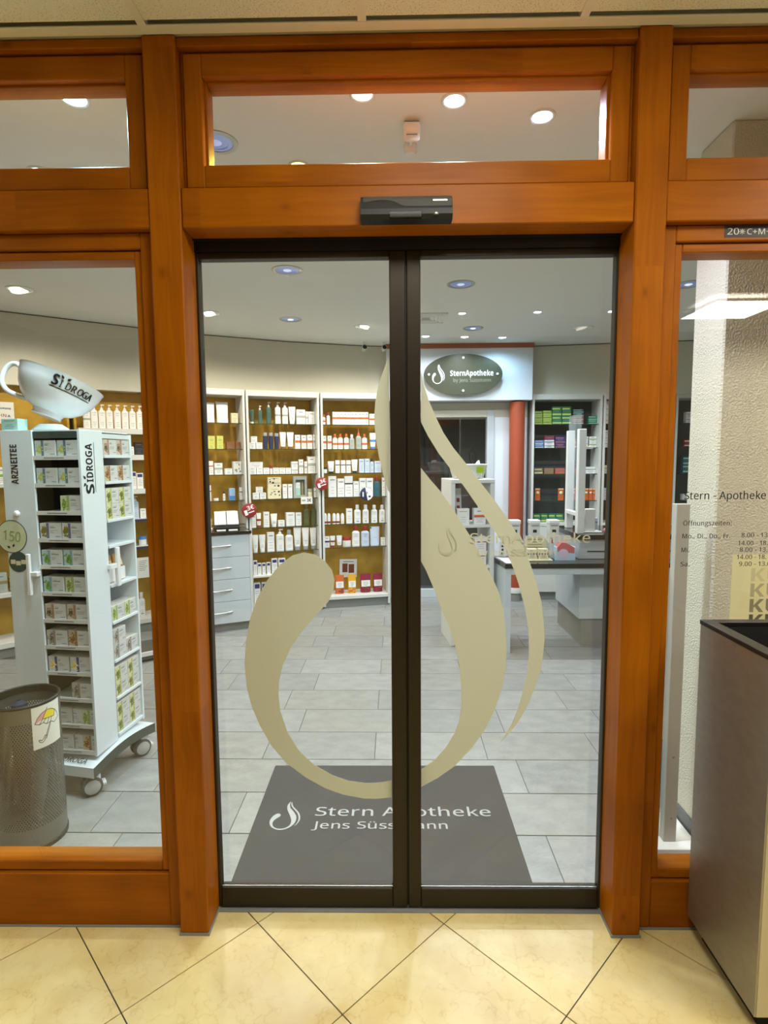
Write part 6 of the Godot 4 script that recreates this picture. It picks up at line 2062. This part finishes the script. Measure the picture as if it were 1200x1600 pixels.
# ---- perforated umbrella bin inside the left window
func umbrella_bin() -> void:
	var R := 0.128
	var o := thing("umbrella_bin", "round perforated steel bin with a drawn umbrella sheet behind the left window", "bin", Vector3(-1.535, 0, -0.50))
	var bs := MB.new()
	bs.lathe([Vector2(0.0005, 0.0), Vector2(R + 0.003, 0.0), Vector2(R + 0.004, 0.018), Vector2(R, 0.022)], 48)
	bs.lathe([Vector2(R - 0.002, 0.024), Vector2(0.0005, 0.024)], 48)
	obj("base_ring", bs.mesh(), M.seal, o)
	var lo := MB.new()
	lo.lathe([Vector2(R, 0.022), Vector2(R, 0.10)], 48)
	lo.lathe([Vector2(R - 0.002, 0.022), Vector2(R - 0.002, 0.10)], 48, 1, 1, 0, TAU, true)
	obj("lower_band", lo.mesh(), M.bin_steel, o)
	var pf := MB.new()
	pf.lathe([Vector2(R, 0.10), Vector2(R, 0.545)], 64)
	obj("perforated_wall", pf.mesh(), M.perforated, o)
	var up := MB.new()
	up.lathe([Vector2(R, 0.545), Vector2(R, 0.612)], 48)
	up.lathe([Vector2(R - 0.002, 0.545), Vector2(R - 0.002, 0.612)], 48, 1, 1, 0, TAU, true)
	obj("upper_band", up.mesh(), M.bin_steel, o)
	var rm := MB.new()
	rm.lathe([Vector2(R - 0.004, 0.606), Vector2(R + 0.003, 0.606), Vector2(R + 0.004, 0.613), Vector2(R, 0.618), Vector2(R - 0.006, 0.615), Vector2(R - 0.006, 0.585), Vector2(R - 0.004, 0.585)], 48)
	obj("rim", rm.mesh(), M.seal, o)
	# taped sheet with a drawn umbrella, wrapped round the wall
	var outline := [Vector2(10, 74), Vector2(22, 50), Vector2(40, 33), Vector2(62, 26), Vector2(84, 30), Vector2(104, 42), Vector2(118, 62), Vector2(124, 84)]
	var seg := func(p: Vector2, a: Vector2, b: Vector2) -> float:
		var t := clampf((p - a).dot(b - a) / (b - a).length_squared(), 0, 1)
		return (p - a - (b - a) * t).length()
	var pink := PackedVector2Array([Vector2(10, 74), Vector2(22, 50), Vector2(40, 33), Vector2(62, 26), Vector2(50, 44), Vector2(42, 62)])
	var yellow := PackedVector2Array([Vector2(62, 26), Vector2(84, 30), Vector2(102, 44), Vector2(98, 68), Vector2(70, 62), Vector2(42, 62), Vector2(50, 44)])
	var pic := picture(136, 190, func(x, y):
		var p := Vector2(x, y)
		var c := Color(0.90, 0.90, 0.84)
		if Geometry2D.is_point_in_polygon(p, pink):
			c = Color(0.90, 0.64, 0.60)
		elif Geometry2D.is_point_in_polygon(p, yellow):
			c = Color(0.93, 0.85, 0.20)
		var d := 99.0
		for i in 7:
			d = minf(d, seg.call(p, outline[i], outline[i + 1]))
		var hem := [Vector2(10, 74), Vector2(28, 82), Vector2(44, 78), Vector2(60, 90), Vector2(78, 86), Vector2(98, 98), Vector2(124, 84)]
		for i in 6:
			d = minf(d, seg.call(p, hem[i], hem[i + 1]))
		for s in [[42, 62, 28, 82], [42, 62, 98, 68], [56, 64, 44, 78], [72, 64, 60, 90], [84, 66, 78, 86], [62, 26, 50, 44], [50, 44, 42, 62], [102, 44, 98, 68], [62, 26, 64, 16], [74, 88, 50, 148], [79, 88, 55, 150]]:
			d = minf(d, seg.call(p, Vector2(s[0], s[1]), Vector2(s[2], s[3])))
		var hook := [Vector2(50, 148), Vector2(46, 160), Vector2(36, 166), Vector2(26, 162), Vector2(22, 152), Vector2(29, 152), Vector2(33, 157), Vector2(40, 153), Vector2(48, 138), Vector2(58, 140), Vector2(54, 154)]
		for i in 10:
			d = minf(d, seg.call(p, hook[i], hook[i + 1]))
		return Color(0.16, 0.15, 0.14) if d < 1.3 else c)
	var pm := mat(Color.WHITE, 0.75)
	pm.albedo_texture = pic
	var sh := MB.new()
	sh.lathe([Vector2(R + 0.002, 0.428), Vector2(R + 0.002, 0.603)], 16, 1, 1, deg_to_rad(43.0), deg_to_rad(99.0))
	obj("umbrella_sheet", sh.mesh(), pm, o)
	# folded umbrellas standing in it
	for k in 2:
		var u := thing("umbrella", ["folded navy umbrella standing in the perforated bin", "folded pale umbrella leaning in the perforated bin"][k], "umbrella", Vector3(-1.575 + 0.07 * k, 0.026, -0.525 + 0.03 * k))
		u.rotation = Vector3(-0.07 + 0.10 * k, 0.4 * k, 0.05 - 0.12 * k)
		var m := MB.new()
		m.lathe([Vector2(0.002, 0.0), Vector2(0.010, 0.05), Vector2(0.028, 0.20), Vector2(0.040, 0.42), Vector2(0.030, 0.53), Vector2(0.008, 0.545)], 9)
		obj("cover", m.mesh(), [hexm("20243c", 0.8), M.W][k], u)


# ---- right-hand display window
func display_window() -> void:
	var p := thing("display_plinth", "low white board on the floor of the right display window", "platform", Vector3(1.062, 0, -0.62))
	obj("board", bx(Vector3(-0.06, 0.0, -0.02), Vector3(0.168, 0.020, 0.222), 0.002), M.W, p)
	var s := thing("display_board", "grey upright display board seen edge-on in the right window", "display board", Vector3(1.098, 0.0202, -0.47))
	obj("edge_post", bx(Vector3(0.0, 0.0, -0.01), Vector3(0.052, 1.383, 0.026), 0.002), M.board_grey, s)
	obj("poster", bx(Vector3(-0.10, 0.0, -0.016), Vector3(0.0, 1.10, -0.010)), M.W, s)
	obj("blue_field", bx(Vector3(-0.10, 0.12, -0.010), Vector3(-0.001, 0.42, -0.009)), hexm("5f9fc4", 0.5), s)
	for y in [0.10, 0.36]:
		var k := MB.new()
		k.t = Transform3D(Basis(Vector3(1, 0, 0), PI / 2), Vector3(0.028, y, 0.026))
		k.lathe([Vector2(0.005, 0.0), Vector2(0.004, 0.0015), Vector2(0.0005, 0.0015)], 10)
		obj("screw", k.mesh(), M.print, s)
	var po := thing("poster", "cream poster with fading grey capital letters on the plaster pier", "poster", Vector3(1.32, 0.70, -0.4445))
	obj("sheet", bx(Vector3(0.0, 0.0, 0.0), Vector3(0.42, 0.505, 0.0015)), hexm("e6dfae", 0.7), po)
	var tones := ["d2cb9c", "b3ad84", "8f8a68", "5f5b46", "3a382c"]
	for i in 5:
		letter("lettering", "KU", 0.118, 0.052, hexm(tones[i], 0.7), po, Transform3D(Basis(), Vector3(0.075, 0.400 - 0.0615 * i, 0.0017)), "sans bold", 0.0005)
	# black lettering on the window pane
	var w: Node3D = get_node("window_2_001")
	var z := -0.0597
	letter("lettering", "Stern - Apotheke", 0.256, 0.0245, M.ink, w, Transform3D(Basis(), Vector3(0.927, 1.450, z)), "sans", 0.0005)
	letter("lettering", "Öffnungszeiten:", 0.153, 0.0150, M.ink, w, Transform3D(Basis(), Vector3(0.927, 1.3665, z)), "sans", 0.0005)
	var rows := [["Mo., Di., Do., Fr.", 0.926, 1.3275, 0.152], ["8.00 - 13.00", 1.113, 1.3275, 0.112], ["14.00 - 18.", 1.104, 1.302, 0.093], ["Mi.", 0.925, 1.2805, 0.024], ["8.00 - 13.00", 1.110, 1.2805, 0.112], ["14.00 - 18.", 1.102, 1.257, 0.093], ["Sa.", 0.924, 1.2345, 0.029], ["9.00 - 13.00", 1.110, 1.2345, 0.112]]
	for r in rows:
		letter("lettering", r[0], r[3], 0.0142, M.ink, w, Transform3D(Basis(), Vector3(r[1], r[2], z)), "sans", 0.0005)
	# black blessing sticker on the frame
	var st := thing("blessing_sticker", "black strip sticker with chalk-white letters on the frame above the right window", "sticker", Vector3(1.000, 2.2385, -0.034))
	obj("strip", bx(Vector3(0.0, 0.0, 0.0), Vector3(0.26, 0.033, 0.0008)), M.sticker_black, st)
	letter("lettering", "20", 0.034, 0.0185, M.chalk, st, Transform3D(Basis(), Vector3(0.008, 0.0075, 0.001)), "sans", 0.0004)
	var star := MB.new()
	for i in 4:
		star.t = Transform3D(Basis(Vector3(0, 0, 1), PI * i / 4.0), Vector3(0.0515, 0.016, 0.001))
		star.box(Vector3(-0.0085, -0.0008, 0), Vector3(0.0085, 0.0008, 0.0004))
	obj("star", star.mesh(), M.chalk, st)
	letter("lettering", "C+M+B", 0.088, 0.0165, M.chalk, st, Transform3D(Basis(), Vector3(0.066, 0.0075, 0.001)), "sans", 0.0004)


func steel_bin() -> void:
	var o := thing("waste_bin", "tall brushed steel waste bin with open black top at the right window", "bin", Vector3(0.977, 0, -0.024))
	var W := 0.40
	var D := 0.349
	obj("plinth", bx(Vector3(0.035, 0.0, 0.03), Vector3(W - 0.03, 0.062, D - 0.035)), M.black_inside, o)
	var y0 := 0.062
	var y1 := 1.056
	obj("side_wall", bx(Vector3(0.0, y0, 0.0), Vector3(0.006, y1, D), 0.001), M.steel, o)
	obj("side_wall", bx(Vector3(W - 0.006, y0, 0.0), Vector3(W, y1, D), 0.001), M.steel, o)
	obj("back_wall", bx(Vector3(0.006, y0, 0.0), Vector3(W - 0.006, y1, 0.006)), M.steel, o)
	obj("front_wall", bx(Vector3(0.006, y0, D - 0.006), Vector3(W - 0.006, y1, D)), mat(Color(0.80, 0.76, 0.62), 0.4, 0.1), o)
	obj("floor_plate", bx(Vector3(0.006, y0, 0.006), Vector3(W - 0.006, y0 + 0.01, D - 0.006)), M.black_inside, o)
	var li := MB.new()
	li.box(Vector3(0.034, 0.5, 0.034), Vector3(0.036, y1, D - 0.034))
	li.box(Vector3(W - 0.036, 0.5, 0.034), Vector3(W - 0.034, y1, D - 0.034))
	li.box(Vector3(0.036, 0.5, 0.034), Vector3(W - 0.036, y1, 0.036))
	li.box(Vector3(0.036, 0.5, D - 0.036), Vector3(W - 0.036, y1, D - 0.034))
	li.box(Vector3(0.034, 0.49, 0.034), Vector3(W - 0.034, 0.5, D - 0.034))
	obj("liner", li.mesh(), M.black_inside, o)
	var rm := MB.new()
	rm.box(Vector3(-0.002, y1, -0.002), Vector3(0.036, y1 + 0.014, D + 0.002), 0.001)
	rm.box(Vector3(W - 0.036, y1, -0.002), Vector3(W + 0.002, y1 + 0.014, D + 0.002), 0.001)
	rm.box(Vector3(0.036, y1, -0.002), Vector3(W - 0.036, y1 + 0.014, 0.030), 0.001)
	rm.box(Vector3(0.036, y1, D - 0.030), Vector3(W - 0.036, y1 + 0.014, D + 0.002), 0.001)
	obj("rim", rm.mesh(), M.steel_edge, o)


func small_fittings() -> void:
	pass
